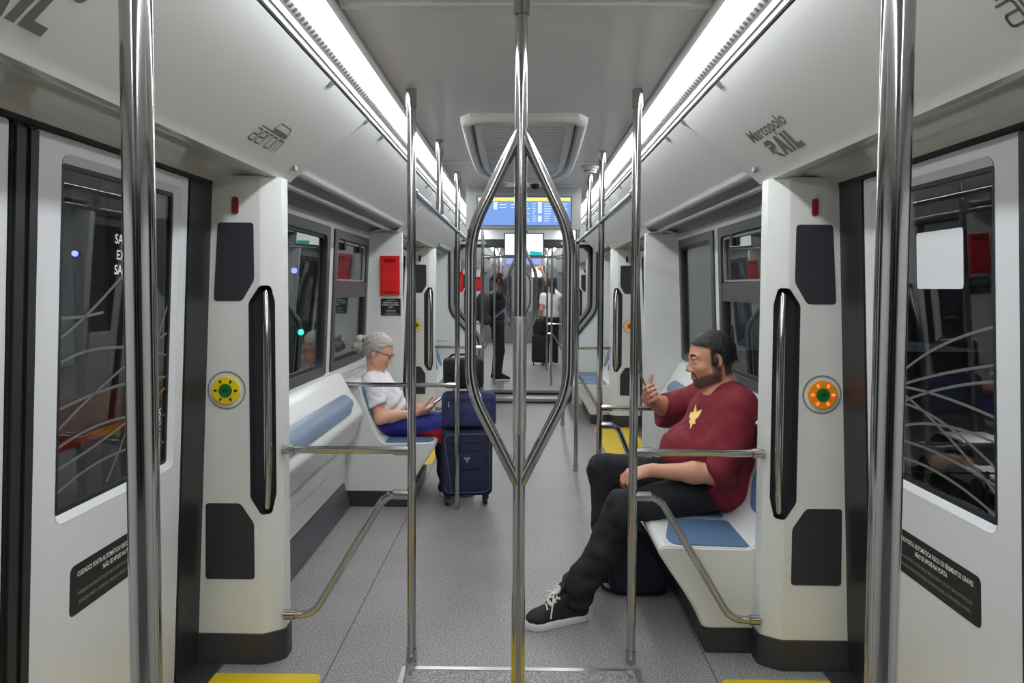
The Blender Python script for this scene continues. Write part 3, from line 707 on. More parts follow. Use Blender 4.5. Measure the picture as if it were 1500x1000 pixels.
# ---- ceiling equipment
t = thing('air_vent', 'large white air-conditioning vent with fine louvres in the middle of the ceiling', 'vent', (0, 4.35, 2.36))
def vloop(g, z):
    y0, y1 = 3.455 + g, 5.44 - g * .8; L = []
    n = 22
    side = []
    for i in range(n + 1):
        q = i / n; y = y0 + (y1 - y0) * q; hw = .302 + .024 * math.sin(min(1, q * 1.5) * PI / 2) - g
        # round the corners
        dn_, df = (y - y0), (y1 - y)
        rn, rf = .05, .55
        if dn_ < rn: hw -= rn - math.sqrt(max(0, rn ** 2 - (rn - dn_) ** 2))
        if df < rf: hw -= (rf - math.sqrt(max(0, rf ** 2 - (rf - df) ** 2))) * .36
        side.append((hw, y))
    L = [(x, y, z) for x, y in side] + [(-x, y, z) for x, y in side[::-1]]
    return L
MB().loft([vloop(0, 2.362), vloop(.002, 2.338), vloop(.012, 2.322), vloop(.03, 2.318), vloop(.042, 2.324), vloop(.046, 2.345), vloop(.05, 2.352)]).build('vent_frame', M['vent'], t, angle=50)
MB().loft([vloop(.048, 2.350), vloop(.062, 2.349)]).build('shadow_gap', M['rubber'], t)
MB().loft([vloop(.06, 2.355), vloop(.062, 2.334), vloop(.072, 2.326), vloop(.098, 2.324), vloop(.104, 2.330), vloop(.106, 2.35)]).build('inner_frame', M['vent'], t, angle=50)
b = MB(); y = 3.575
while y < 5.27:
    q = (y - 3.455) / 1.985; hw = .302 + .024 * math.sin(min(1, q * 1.5) * PI / 2) - .106 - max(0, (y - 4.75)) ** 2 * .42
    b.prism([(y, 2.341), (y + .006, 2.330), (y + .036, 2.330), (y + .040, 2.336), (y + .034, 2.343)], 'x', -hw, hw); y += .060
b.build('louver_grille', M['vent'], t)
MB().loft([vloop(.10, 2.352), vloop(.2, 2.353)], True, True).build('vent_back', M['rubber'], t)
t = thing('smoke_detector', 'round white smoke detector on the ceiling right of the vent', 'smoke detector', (.46, 4.93, 2.36))
MB().tube([(.44, 4.93, 2.362), (.44, 4.93, 2.345), (.44, 4.93, 2.338)], [.062, .062, .055], 28).build('base', M['vent'], t)
MB().tube([(.44, 4.93, 2.34), (.44, 4.93, 2.312), (.44, 4.93, 2.305)], [.045, .038, .02], 28).build('sensor_cap', M['vent'], t)
b = MB(); b.cyl((.44, 4.93, 2.328), (.44, 4.93, 2.322), .0425); b.build('sensor_slot', M['midgrey'], t)
t = thing('dome_camera', 'small black dome security camera on the ceiling before the blue display', 'security camera', (.085, 5.62, 2.36))
MB().cyl((.085, 5.62, 2.36), (.085, 5.62, 2.335), .045).build('mount', M['white'], t, bevel=.004)
MB().ell((.085, 5.62, 2.328), (.037, .037, .035)).build('dome', M['rubber'], t)

# ---- displays
def scr(name, c, k): return emit(name, c, k)
SB = scr('screen_blue', (lin(112), lin(148), lin(208), 1), 1.1); SY = scr('screen_yellow', (lin(232), lin(224), lin(118), 1), 1.0); SW = scr('screen_white', (.86, .93, .88, 1), 1.2)
ST = scr('screen_teal', (lin(30), lin(180), lin(180), 1), 1.0); SR = scr('screen_orange', (lin(235), lin(120), lin(70), 1), 1.0); SP = scr('screen_pale', (.62, .75, .95, 1), 1.0); SL = scr('screen_lavender', (lin(150), lin(160), lin(235), 1), 1.0)
def header(y, label, scale=1, base=SB, detail=True):
    trim(MB().plate(rrect(-.45, .45, 2.012, 2.338, .004), [rrect(-.366, .376, 2.035, 2.268, .004)], lambda x, z, d: (x, y + d, z), 0, .09), M['alu'], bevel=.004)
    t = thing('information_display', label, 'display', (.005, y + .03, 2.15))
    fy = lambda x, z, d: (x, y + d, z)
    MB().plate(rrect(-.364, .374, 2.037, 2.266, .003), [rrect(-.357, .367, 2.043, 2.261, .003)], fy, .004, .06).build('bezel', M['midgrey'], t)
    MB().plate(rrect(-.357, .367, 2.043, 2.261, .002), [], fy, .012, .05).build('screen', base, t)
    if detail:
        R_ = lambda x0, x1, z0, z1: [(x0, z0), (x1, z0), (x1, z1), (x0, z1)]
        def put(nm, rs, m, d=.011):
            b = MB()
            for q in rs: b.plate(R_(*q), [], fy, d, .0118)
            b.build(nm, m, t, smooth=False)
        put('yellow_heading', [(-.357, .367, 2.232, 2.256)], SY)
        put('orange_heading', [(-.22, -.12, 2.222, 2.231), (.10, .16, 2.222, 2.231)], SR)
        put('pale_columns', [(-.235, -.205, 2.165, 2.222), (.112, .142, 2.135, 2.222), (.112, .142, 2.07, 2.118)], SP)
        rows = []
        rnd = random.Random(3)
        for k in range(8):
            z = 2.212 - k * .019
            for x in ((.0, .05), (.07, .10), (.16, .22), (.24, .27), (.29, .35)): rows.append((x[0], x[0] + (x[1] - x[0]) * rnd.uniform(.6, 1), z - .006, z))
        for k in range(2):
            z = 2.205 - k * .022
            for x in ((-.32, -.26), (-.19, -.12), (-.10, -.05)): rows.append((x[0], x[0] + (x[1] - x[0]) * rnd.uniform(.6, 1), z - .006, z))
        put('table_rows', rows, SP, .0112)
    return t
header(5.80, 'wide blue flight information display with yellow heading across the ceiling')
header(15.3, 'small distant lavender display across the ceiling of the next car', base=SL, detail=False)
def monitor(x, y, label, hw=.244, z0=1.94, z1=2.22):
    t = thing('monitor', label, 'monitor', (x, y, z1))
    fy = lambda a, z, d: (x + a, y + d, z)
    MB().plate(rrect(-hw, hw, z0, z1, .008), [rrect(-hw + .014, hw - .014, z0 + .016, z1 - .012, .003)], fy, 0, .05).build('bezel', M['rubber'], t, bevel=.002)
    MB().plate(rrect(-hw + .014, hw - .014, z0 + .016, z1 - .012, .003), [], fy, .006, .04).build('screen', SW, t)
    MB().plate([(.07, z0 + .017), (hw - .02, z0 + .017), (hw - .02, z0 + .05), (.07, z0 + .062)], [], fy, .005, .0058).build('teal_banner', ST, t)
    MB().box(x - .04, x + .04, y + .05, y + .09, z1 - .14, 2.358).build('mount_bracket', M['rubber'], t)
    return t
monitor(.008, 9.0, 'bright white monitor hanging above the aisle before the gangway')
monitor(.34, 17.2, 'tiny distant white and teal monitor in the next car', .16, 1.79, 2.06)
for s in (-1, 1):
    b = MB(); b.box(s * .26, s * .50, 9.86, 9.89, 2.10, 2.20); trim(b, M['rubber'], bevel=.004)

# ---- luggage
M['navy'] = mat('navy_fabric', rgb(38, 43, 72), .75, bump=.4, bscale=900, var=.1)
M['navy2'] = mat('navy_bag_fabric', rgb(50, 52, 96), .7, bump=.4, bscale=900, var=.12)
M['blk'] = mat('black_fabric', rgb(24, 25, 30), .7, bump=.4, bscale=700)
M['blkn'] = mat('blue_black_fabric', rgb(28, 32, 44), .75, bump=.3, bscale=700)
def cushionbox(x0, x1, y0, y1, z0, z1, r, bulge=.012):
    b = MB(); cx, cy, cz = (x0 + x1) / 2, (y0 + y1) / 2, (z0 + z1) / 2
    L = []
    n = 10
    for i in range(n + 1):
        y = y0 + (y1 - y0) * i / n
        e = 1 - abs(2 * i / n - 1) ** 6 ; g = r * (1 - e) * .8
        L.append([(x, y, z) for x, z in offs(rrect(x0, x1, z0, z1, r, 5), -g)])
    return b.loft(L, True, True)
t = thing('suitcase', 'large navy four-wheeled suitcase standing on the floor beside the seated woman', 'suitcase', (-.41, 5.33, 0)); SUIT = t
t.rotation_euler.z = .16
cushionbox(-.59, -.225, 5.192, 5.36, .065, .548, .05).build('case_body', M['navy'], t, angle=28)
cushionbox(-.575, -.25, 5.175, 5.2, .10, .52, .05).build('front_pocket', M['navy'], t, angle=28)
pk = cushionbox(-.525, -.30, 5.162, 5.18, .27, .40, .015).build('small_pocket', M['navy'], t, angle=28)
b = MB(); b.tube([(x, 5.173, z) for x, z in rrect(-.572, -.253, .103, .517, .05, 6)] + [(-.572 + .05, 5.173, .103)], .0035, 8); b.build('piping', mat('grey_piping', rgb(92, 96, 112), .6), t)
b = MB(); b.cyl((-.415, 5.1605, .345), (-.415, 5.158, .345), .011, 8); b.cyl((-.402, 5.1605, .352), (-.402, 5.158, .352), .009, 8); b.cyl((-.428, 5.1605, .350), (-.428, 5.158, .350), .009, 8); b.box(-.419, -.410, 5.158, 5.161, .318, .34); b.build('badge', M['steel'], pk)
b = MB(); b.tube(fillet([(-.56, 5.173, .46), (-.27, 5.173, .46)], .0, 1), .003, 8); b.tube([(-.52, 5.161, .402), (-.305, 5.161, .402)], .003, 8); b.build('zip_line', M['blk'], t)
for x in (-.55, -.275):
    for y in (5.225, 5.335):
        w_ = MB().cyl((x - .012, y, .027), (x + .012, y, .027), .0265, 20).build('wheel', M['rubber'], t, bevel=.004)
        MB().box(x - .02, x + .02, y - .022, y + .022, .045, .075).build('wheel_mount', M['rubber'], t, bevel=.004)
for x in (-.50, -.325):
    MB().cyl((x, 5.348, .54), (x, 5.348, .98), .0075).build('handle_rod', M['steel'], t)
MB().tube(fillet([(-.50, 5.348, .975), (-.50, 5.348, 1.0), (-.325, 5.348, 1.0), (-.325, 5.348, .975)], .015, 4), .012, 12).build('handle_grip', M['rubber'], t)
t = thing('travel_bag', 'navy soft travel bag resting on the large suitcase', 'bag', (-.41, 5.33, .55))
t.rotation_euler.z = .16
cushionbox(-.588, -.20, 5.20, 5.333, .552, .812, .055).build('bag_body', M['navy2'], t, angle=28)
cushionbox(-.545, -.235, 5.178, 5.21, .575, .735, .04).build('front_pocket', M['navy2'], t, angle=28)
b = MB(); b.tube([(-.55, 5.19, .757), (-.47, 5.183, .762), (-.33, 5.183, .762), (-.23, 5.19, .757)], .0035, 8); b.build('zip_line', M['blk'], t)
MB().box(-.548, -.538, 5.176, 5.184, .71, .755).build('zip_pull', M['steel'], t, bevel=.002)
MB().tube(fillet([(-.50, 5.30, .80), (-.47, 5.30, .833), (-.33, 5.30, .833), (-.30, 5.30, .80)], .02, 4), .009, 10).build('carry_handle', M['blk'], t)
t = thing('handbag', 'black soft bag topmost on the luggage beside the seated woman', 'bag', (-.41, 5.33, .835)); t.rotation_euler.z = .16
cushionbox(-.578, -.29, 5.21, 5.335, .836, 1.052, .04).build('bag_body', M['blk'], t, angle=28)
cushionbox(-.56, -.305, 5.195, 5.23, .93, 1.05, .03).build('flap', M['blk'], t, angle=28)
MB().tube(fillet([(-.54, 5.27, 1.04), (-.52, 5.27, 1.075), (-.35, 5.27, 1.075), (-.33, 5.27, 1.04)], .02, 4), .008, 10).build('carry_handle', M['blk'], t)
t = thing('duffel_bag', 'dark bag tucked on the floor under the bench behind the man\'s legs', 'bag', (.60, 3.86, 0))
MB().prism(fillet2([(.45, .003), (.735, .003), (.752, .10), (.725, .165), (.612, .335), (.49, .335), (.435, .18)], .05, 5), 'y', 3.66, 4.06).build('bag_body', M['blkn'], t, bevel=.03, seg=4, angle=60)
cushionbox(.435, .47, 3.74, 3.99, .05, .22, .015).build('side_pocket', M['blkn'], t, angle=28)
MB().tube(fillet([(.5, 3.70, .33), (.42, 3.66, .30), (.40, 3.66, .05), (.46, 3.69, .02)], .05, 5), .009, 8).build('strap', M['blk'], t)
t = thing('suitcase', 'distant black suitcase standing beside the person in a white shirt', 'suitcase', (.32, 14.9, 0))
cushionbox(.18, .46, 14.8, 15.0, .06, .62, .05).build('case_body', M['blk'], t, angle=28)
for x in (.22, .42):
    for y in (14.83, 14.97): MB().cyl((x - .012, y, .03), (x + .012, y, .03), .029).build('wheel', M['rubber'], t, bevel=.004)
MB().tube(fillet([(.26, 14.95, .6), (.26, 14.95, .98), (.38, 14.95, .98), (.38, 14.95, .6)], .02, 4), .009, 10).build('handle', M['rubber'], t)
cushionbox(.2, .44, 14.79, 14.98, .63, .95, .06).build('top_pouch', M['blk'], t, angle=28)
# ================================================================ PEOPLE (smooth-blended distance fields turned into single surfaces)
import openvdb
def V3(*a): return np.array(a, dtype=np.float64)
def nrm(v): v = np.asarray(v, float); return v / (np.linalg.norm(v) + 1e-12)
class SDF:
    def __init__(s, lo, hi, h):
        s.lo = np.array(lo, float); s.h = h; s.n = np.ceil((np.array(hi, float) - s.lo) / h).astype(int) + 1
        s.d = np.full(tuple(s.n), 1.0, np.float32)
    def block(s, lo, hi):
        a = np.clip(np.floor((np.array(lo) - s.lo) / s.h).astype(int), 0, s.n); b = np.clip(np.ceil((np.array(hi) - s.lo) / s.h).astype(int) + 1, 0, s.n)
        sl = tuple(slice(i, j) for i, j in zip(a, b))
        g = [s.lo[i] + s.h * np.arange(a[i], b[i]) for i in range(3)]
        X, Y, Z = np.meshgrid(*g, indexing='ij')
        return sl, X, Y, Z
    def comb(s, sl, e, k, sub=False):
        o = s.d[sl]
        if sub:
            e = -e
            if k > 0: h = np.clip(.5 + .5 * (o - e) / -k * -1, 0, 1); m = np.maximum(o, e) + np.maximum(k - np.abs(o - e), 0) ** 2 / (4 * k)
            else: m = np.maximum(o, e)
        else:
            m = np.minimum(o, e) - (np.maximum(k - np.abs(o - e), 0) ** 2 / (4 * k) if k > 0 else 0)
        s.d[sl] = m
    def cap(s, a, b, ra, rb=None, k=.02, clip=None, flat=None, sub=False):
        rb = ra if rb is None else rb; a = np.array(a, float); b = np.array(b, float); R_ = max(ra, rb) + k + 3 * s.h
        sl, X, Y, Z = s.block(np.minimum(a, b) - R_, np.maximum(a, b) + R_)
        ab = b - a; L = ab @ ab + 1e-12
        t = np.clip(((X - a[0]) * ab[0] + (Y - a[1]) * ab[1] + (Z - a[2]) * ab[2]) / L, 0, 1)
        vx, vy, vz = X - a[0] - t * ab[0], Y - a[1] - t * ab[1], Z - a[2] - t * ab[2]
        if flat is not None:
            n, f = nrm(flat[0]), 1 / flat[1] - 1
            q = (vx * n[0] + vy * n[1] + vz * n[2]) * f; vx, vy, vz = vx + n[0] * q, vy + n[1] * q, vz + n[2] * q
        e = np.sqrt(vx * vx + vy * vy + vz * vz) - (ra + (rb - ra) * t)
        for p, n in (clip or []): e = np.maximum(e, (X - p[0]) * n[0] + (Y - p[1]) * n[1] + (Z - p[2]) * n[2])
        s.comb(sl, e.astype(np.float32), k, sub); return s
    def ell(s, c, r, k=.02, rot=None, clip=None, sub=False):
        """rot: 3x3 rows = local axes in world"""
        c = np.array(c, float); r = np.array(r, float) * (np.ones(3)); A = np.eye(3) if rot is None else np.array(rot, float)
        R_ = r.max() + k + 3 * s.h
        sl, X, Y, Z = s.block(c - R_, c + R_)
        X, Y, Z = X - c[0], Y - c[1], Z - c[2]
        l = [(X * A[i, 0] + Y * A[i, 1] + Z * A[i, 2]) / r[i] for i in range(3)]
        k0 = np.sqrt(l[0] ** 2 + l[1] ** 2 + l[2] ** 2); k1 = np.sqrt((l[0] / r[0]) ** 2 + (l[1] / r[1]) ** 2 + (l[2] / r[2]) ** 2) + 1e-9
        e = k0 * (k0 - 1) / k1
        for p, n in (clip or []):
            p = np.array(p, float) - c
            e = np.maximum(e, (X - p[0]) * n[0] + (Y - p[1]) * n[1] + (Z - p[2]) * n[2])
        s.comb(sl, e.astype(np.float32), k, sub); return s
    def chain(s, pts, rs, k=.02, **kw):
        for i in range(len(pts) - 1): s.cap(pts[i], pts[i + 1], rs[i], rs[i + 1], k, **kw)
        return s
    def half(s, lo, hi, p, n):
        sl, X, Y, Z = s.block(lo, hi)
        s.d[sl] = np.maximum(s.d[sl], ((X - p[0]) * n[0] + (Y - p[1]) * n[1] + (Z - p[2]) * n[2]).astype(np.float32)); return s
    def folds(s, fn, lo=None, hi=None):
        sl, X, Y, Z = s.block(s.lo if lo is None else lo, s.lo + s.h * s.n if hi is None else hi)
        s.d[sl] += fn(X, Y, Z).astype(np.float32); return s
    def mesh(s, name, m, parent, mats=None, matfn=None, attrs=None):
        bg = 3 * s.h
        g = openvdb.FloatGrid(bg); a = np.ascontiguousarray(np.clip(s.d, -bg, bg), dtype=np.float32)
        for ax in range(3):
            i0 = [slice(None)] * 3; i0[ax] = 0; a[tuple(i0)] = bg; i0[ax] = -1; a[tuple(i0)] = bg
        g.copyFromArray(a, tolerance=1e-7); g.gridClass = openvdb.GridClass.LEVEL_SET
        P, T, Q = g.convertToPolygons(isovalue=0.0, adaptivity=0.0)
        off = np.array(origin(parent))
        P = P * s.h + s.lo - off
        me = bpy.data.meshes.new(name)
        fs = [tuple(q[::-1]) for q in Q.tolist()] + [tuple(t[::-1]) for t in T.tolist()]
        me.from_pydata(P.tolist(), [], fs); me.update()
        # make sure the surface faces outward
        bm = bmesh.new(); bm.from_mesh(me)
        if bm.calc_volume(signed=True) < 0: bmesh.ops.reverse_faces(bm, faces=bm.faces)
        for it in range(2): bmesh.ops.smooth_vert(bm, verts=bm.verts, factor=.4, use_axis_x=True, use_axis_y=True, use_axis_z=True)
        bm.to_mesh(me); bm.free()
        me.shade_smooth(); me.materials.append(m)
        if mats:
            for q in mats: me.materials.append(q)
            c = np.empty(len(me.polygons) * 3); me.polygons.foreach_get('center', c); c = c.reshape(-1, 3) + off
            me.polygons.foreach_set('material_index', matfn(c[:, 0], c[:, 1], c[:, 2]).astype(np.int32))
        if attrs:
            c = np.empty(len(me.vertices) * 3); me.vertices.foreach_get('co', c); c = c.reshape(-1, 3) + off
            for nm, fn in attrs.items():
                at = me.attributes.new(nm, 'FLOAT', 'POINT'); at.data.foreach_set('value', np.clip(fn(c), 0, 1).astype(np.float32))
        return link(name, me, parent)
def sst(a, b, x): t = np.clip((x - a) / (b - a), 0, 1); return t * t * (3 - 2 * t)
def local(H, c): return ((c - H.c) @ H.A.T) / H.k
def beardmask(H):
    def fn(c):
        q = local(H, c); x, y, z = q[:, 0], np.abs(q[:, 1]), q[:, 2]
        top = np.where(x > .072, -.0725, -.052 - .012 * sst(.02, .075, x) + .030 * (1 - sst(-.005, .022, x)))
        jaw = sst(.006, -.006, z - top) * sst(-.030, -.008, x) * sst(-.125, -.108, z + .25 * (x - .06))
        mst = sst(-.040, -.045, z) * sst(-.0605, -.056, z) * sst(.032, .026, y) * sst(.07, .078, x)
        gt = sst(.036, .030, y) * sst(.018, .023, y) * sst(-.043, -.050, z) * sst(.06, .07, x) * sst(-.10, -.09, z)
        side = sst(.026, .016, x) * sst(-.014, -.006, x) * sst(-.07, -.05, z) * sst(.06, .03, z) * sst(.045, .055, y)
        lip = sst(.024, .020, y) * sst(-.078, -.074, z) * sst(-.053, -.057, z) * sst(.08, .086, x)
        m = np.maximum.reduce([jaw, mst, gt, side]) * (1 - lip)
        return m * (np.abs(q).max(1) < .16)
    return fn
def scalpmask(H, soft=.010):
    def fn(c):
        q = local(H, c); x, y, z = q[:, 0], np.abs(q[:, 1]), q[:, 2]
        a = sst(.062 - soft, .074, z + .30 * (.05 - x)); b = sst(.022, .022 - soft, x) * sst(-.03, -.03 + soft, z - .0); d = sst(-.030, -.030 - soft, x) * sst(-.085, -.085 + soft * 2, z)
        return np.maximum.reduce([a, b, d]) * (np.abs(q).max(1) < .17) * (1 - sst(.0795, .083, y) * (z < .03))
    return fn
def lipmask(H):
    def fn(c):
        q = local(H, c); x, y, z = q[:, 0], np.abs(q[:, 1]), q[:, 2]
        return sst(.023, .017, y) * sst(-.0785, -.075, z) * sst(-.052, -.056, z) * sst(.080, .086, x) * (x < .13)
    return fn
def headmat(name, base, beard, lip, scalp):
    m = skin(name, base); nt = m.node_tree; b = nt.nodes['Principled BSDF']; src = b.inputs['Base Color'].links[0].from_socket
    for nm, col in (('lip', lip), ('beard', beard), ('scalp', scalp)):
        a = nt.nodes.new('ShaderNodeAttribute'); a.attribute_name = nm
        mx = nt.nodes.new('ShaderNodeMix'); mx.data_type = 'RGBA'; nt.links.new(a.outputs['Fac'], mx.inputs[0]); nt.links.new(src, mx.inputs[6])
        n = nt.nodes.new('ShaderNodeTexNoise'); n.inputs['Scale'].default_value = 420
        m2 = nt.nodes.new('ShaderNodeMix'); m2.data_type = 'RGBA'; m2.inputs[6].default_value = tuple(v * .6 for v in col[:3]) + (1,); m2.inputs[7].default_value = tuple(min(1, v * 1.5) for v in col[:3]) + (1,)
        tc = nt.nodes.new('ShaderNodeTexCoord'); nt.links.new(tc.outputs['Object'], n.inputs['Vector']); nt.links.new(n.outputs['Fac'], m2.inputs[0]); nt.links.new(m2.outputs[2], mx.inputs[7]); src = mx.outputs[2]
    nt.links.new(src, b.inputs['Base Color'])
    return m
def creases(seed, amp, freq, n=5, stretch=(1, 1, 1)):
    w = waves(seed, 1.0, freq, n, stretch)
    return lambda X, Y, Z: amp * (np.exp(-(w(X, Y, Z) * 1.6) ** 2) - .45)
def waves(seed, amp, freq, n=6, stretch=(1, 1, 1)):
    r = np.random.RandomState(seed); D = r.randn(n, 3) * np.array(stretch); D /= np.linalg.norm(D, axis=1)[:, None]; ph = r.rand(n) * 6.28; fr = freq * (0.6 + .8 * r.rand(n))
    def fn(X, Y, Z):
        e = 0
        for i in range(n): e = e + np.sin(fr[i] * (X * D[i, 0] + Y * D[i, 1] + Z * D[i, 2]) + ph[i] + 1.2 * np.sin(.5 * fr[i] * (X * D[i, 1] + Y * D[i, 2] + Z * D[i, 0])))
        return amp * e / math.sqrt(n)
    return fn
class Frame:
    """local axes: forward, left, up"""
    def __init__(s, c, fwd, up, k=1.0):
        s.c = np.array(c, float); s.f = nrm(fwd); s.u = nrm(np.array(up, float) - s.f * (np.array(up) @ s.f)); s.l = np.cross(s.u, s.f); s.k = k; s.A = np.array([s.f, s.l, s.u])
    def p(s, x, y, z): return s.c + s.k * (x * s.f + y * s.l + z * s.u)
    def v(s, x, y, z): return x * s.f + y * s.l + z * s.u
def head(S, H, neck, rneck=.055, fem=0.0, heavy=0.0):
    k = H.k; e = lambda c, r, kk=.012, sub=False: S.ell(H.p(*c), np.array(r) * k, kk * k, H.A, sub=sub)
    c = lambda a, b, ra, rb=None, kk=.01: S.cap(H.p(*a), H.p(*b), ra * k, (ra if rb is None else rb) * k, kk * k)
    e((-.014, 0, .034), (.100, .077, .090)); e((.022, 0, -.010), (.070, .064, .082), .02); e((.034, 0, -.048), (.056, .055 + .006 * heavy, .062), .02)
    c((.066, 0, -.098), (.060, 0, -.094), .020 - .003 * fem, kk=.02)
    for s in (-1, 1):
        c((.0, s * .056, -.056), (.055, s * .018, -.098), .016 + .006 * heavy, .015, .025)
        e((.056, s * .040, -.026), (.026, .024, .024), .02)
        e((.087, s * .031, .012), (.016, .019, .011), .012, True)
        c((.080, s * .012, .028), (.068, s * .050, .030), .009 - .002 * fem, .006, .014)
        e((.094, s * .012, -.036), (.011, .009, .008), .006)
        e((-.010, s * .078, -.004), (.021, .008, .033), .006); e((-.006, s * .087, .0), (.012, .007, .020), .004, True); e((-.004, s * .077, -.028), (.009, .007, .011), .005)
        e((.0795, s * .031, .0195), (.0125, .0185, .0060), .004); e((.0785, s * .031, .0025), (.011, .017, .0042), .004)
    c((.083, 0, .016), (.106, 0, -.026), .0075, .0115, .012); e((.102, 0, -.031), (.012, .013, .009), .008)
    e((.090, 0, -.0585), (.009, .023, .0055), .006); e((.089, 0, -.071), (.010, .021, .0065), .006); e((.103, 0, -.0645), (.008, .026, .0016), .003, True)
    e((.076, 0, -.092), (.014, .018, .014), .015)
    S.cap(H.p(-.022, 0, -.055), neck, rneck * k, rneck * 1.12 * k, .03)
    if heavy: e((.02, 0, -.098), (.045, .045, .022), .03)
def eyes(H, parent, iris):
    b = MB(); b2 = MB()
    for s in (-1, 1):
        b.ell(tuple(H.p(.0725, s * .031, .0110)), (.0122 * H.k,) * 3, 14, 10)
        b2.ell(tuple(H.p(.0805, s * .031, .0085)), (.0056 * H.k,) * 3, 12, 8)
    o = b.build('eyeballs', M['eye'], parent); b2.build('irises', iris, o)
def hand(S, wrist, fdir, pn, right, curl=(.5, .5, .55, .6), spread=.06, thumb=(.9, .35, .5), tcurl=.35, k=1.0, kk=.008, angs=None, tdir=None):
    f = nrm(fdir); n = nrm(np.array(pn, float) - f * (np.array(pn) @ f)); t = np.cross(f, n) * (1 if right else -1); w = np.array(wrist, float)
    S.cap(w - f * .02, w + f * .02, .025 * k, .026 * k, .02, flat=(n, .78))
    fl = (.92, 1.0, .95, .76); tips = []
    for i in range(4):
        off = (1.5 - i) * .0205 * k
        kn = w + f * (.090 - .004 * abs(i - 1) - .004 * (i == 3)) * k + t * off - n * .004
        S.cap(w + f * .018 * k + t * off * .62, kn, .0145 * k, .0118 * k, .014)
        a = curl[i] * .75; p = kn; d0 = f + t * spread * (1.5 - i); ang = 0; r0 = .0098 * k
        for j, (L, ra) in enumerate(((.046, 1.0), (.029, .92), (.022, .84))):
            ang += a * (1.0, 1.25, .9)[j] if angs is None else angs[i][j]
            d = nrm(d0 * math.cos(ang) + n * math.sin(ang)); q = p + d * L * fl[i] * k
            S.cap(p, q, r0 * ra, r0 * (ra - .1), .0045 if j else kk); p = q
        tips.append(p)
    b0 = w + f * .026 * k + t * .022 * k + n * .006; d = nrm(f * thumb[0] * .7 + t * thumb[1] * 1.4 + n * thumb[2]) if tdir is None else nrm(f * tdir[0] + t * tdir[1] + n * tdir[2]); p = b0
    for j, (L, ra) in enumerate(((.044, .0150), (.034, .0115), (.026, .0102))):
        q = p + d * L * k; S.cap(p, q, ra * k, ra * .9 * k, .010 if j == 0 else .005); p = q; d = nrm(d + (f * .55 - t * .35 + n * .35) * tcurl)
    S.ell(w + f * .045 * k + t * .018 * k + n * .012, (.024 * k, .022 * k, .02 * k), .015)
    return tips
def skin(name, col):
    m = mat(name, col, .5, var=.07, vscale=14, bump=.12, bscale=300)
    b = m.node_tree.nodes['Principled BSDF']; b.inputs['Subsurface Weight'].default_value = .12; b.inputs['Subsurface Radius'].default_value = (.012, .005, .003)
    return m
M.update(eye=mat('eye_white', rgb(225, 220, 212), .2, var=.02), iris=mat('dark_iris', rgb(38, 26, 20), .15), skinm=skin('tan_skin', rgb(206, 150, 122)), skinw=skin('fair_skin', rgb(222, 168, 142)), skind=skin('brown_skin', rgb(140, 92, 70)),
    maroon=mat('maroon_cotton', rgb(120, 26, 42), .85, bump=.25, bscale=700, var=.08), blackp=mat('black_cotton', rgb(24, 24, 28), .85, bump=.25, bscale=600, var=.12), wcot=mat('white_cotton', rgb(226, 226, 230), .85, bump=.2, bscale=700),
    bluep=mat('royal_blue_fabric', rgb(42, 46, 132), .75, bump=.2, bscale=600, var=.1), redp=mat('red_fabric', rgb(206, 30, 40), .75), navyp=mat('dark_navy_fabric', rgb(28, 32, 62), .8),
    hairm=mat('short_black_hair', rgb(24, 21, 22), .6, bump=.9, bscale=420, var=.3, vscale=60), beard=mat('dark_stubble', rgb(58, 42, 38), .75, bump=.8, bscale=500, var=.3, vscale=90), hairg=mat('grey_hair', rgb(176, 170, 162), .5, bump=.8, bscale=160, var=.25, vscale=45),
    phone=mat('phone_black', rgb(18, 18, 20), .25), phoney=mat('phone_case', rgb(96, 90, 70), .45), gold=mat('pale_gold_print', rgb(236, 206, 120), .6), shoe=mat('black_suede', rgb(26, 26, 29), .75, bump=.3, bscale=500), sole=mat('white_rubber_sole', rgb(222, 222, 224), .5), lace=mat('cream_lace', rgb(228, 222, 206), .7),
    jacket=mat('dark_jacket', rgb(32, 32, 42), .8, bump=.2, bscale=300), pack=mat('charcoal_backpack', rgb(52, 52, 58), .75, bump=.2, bscale=300))
SCRG = emit('phone_screen', (.55, .62, .7, 1), .9)

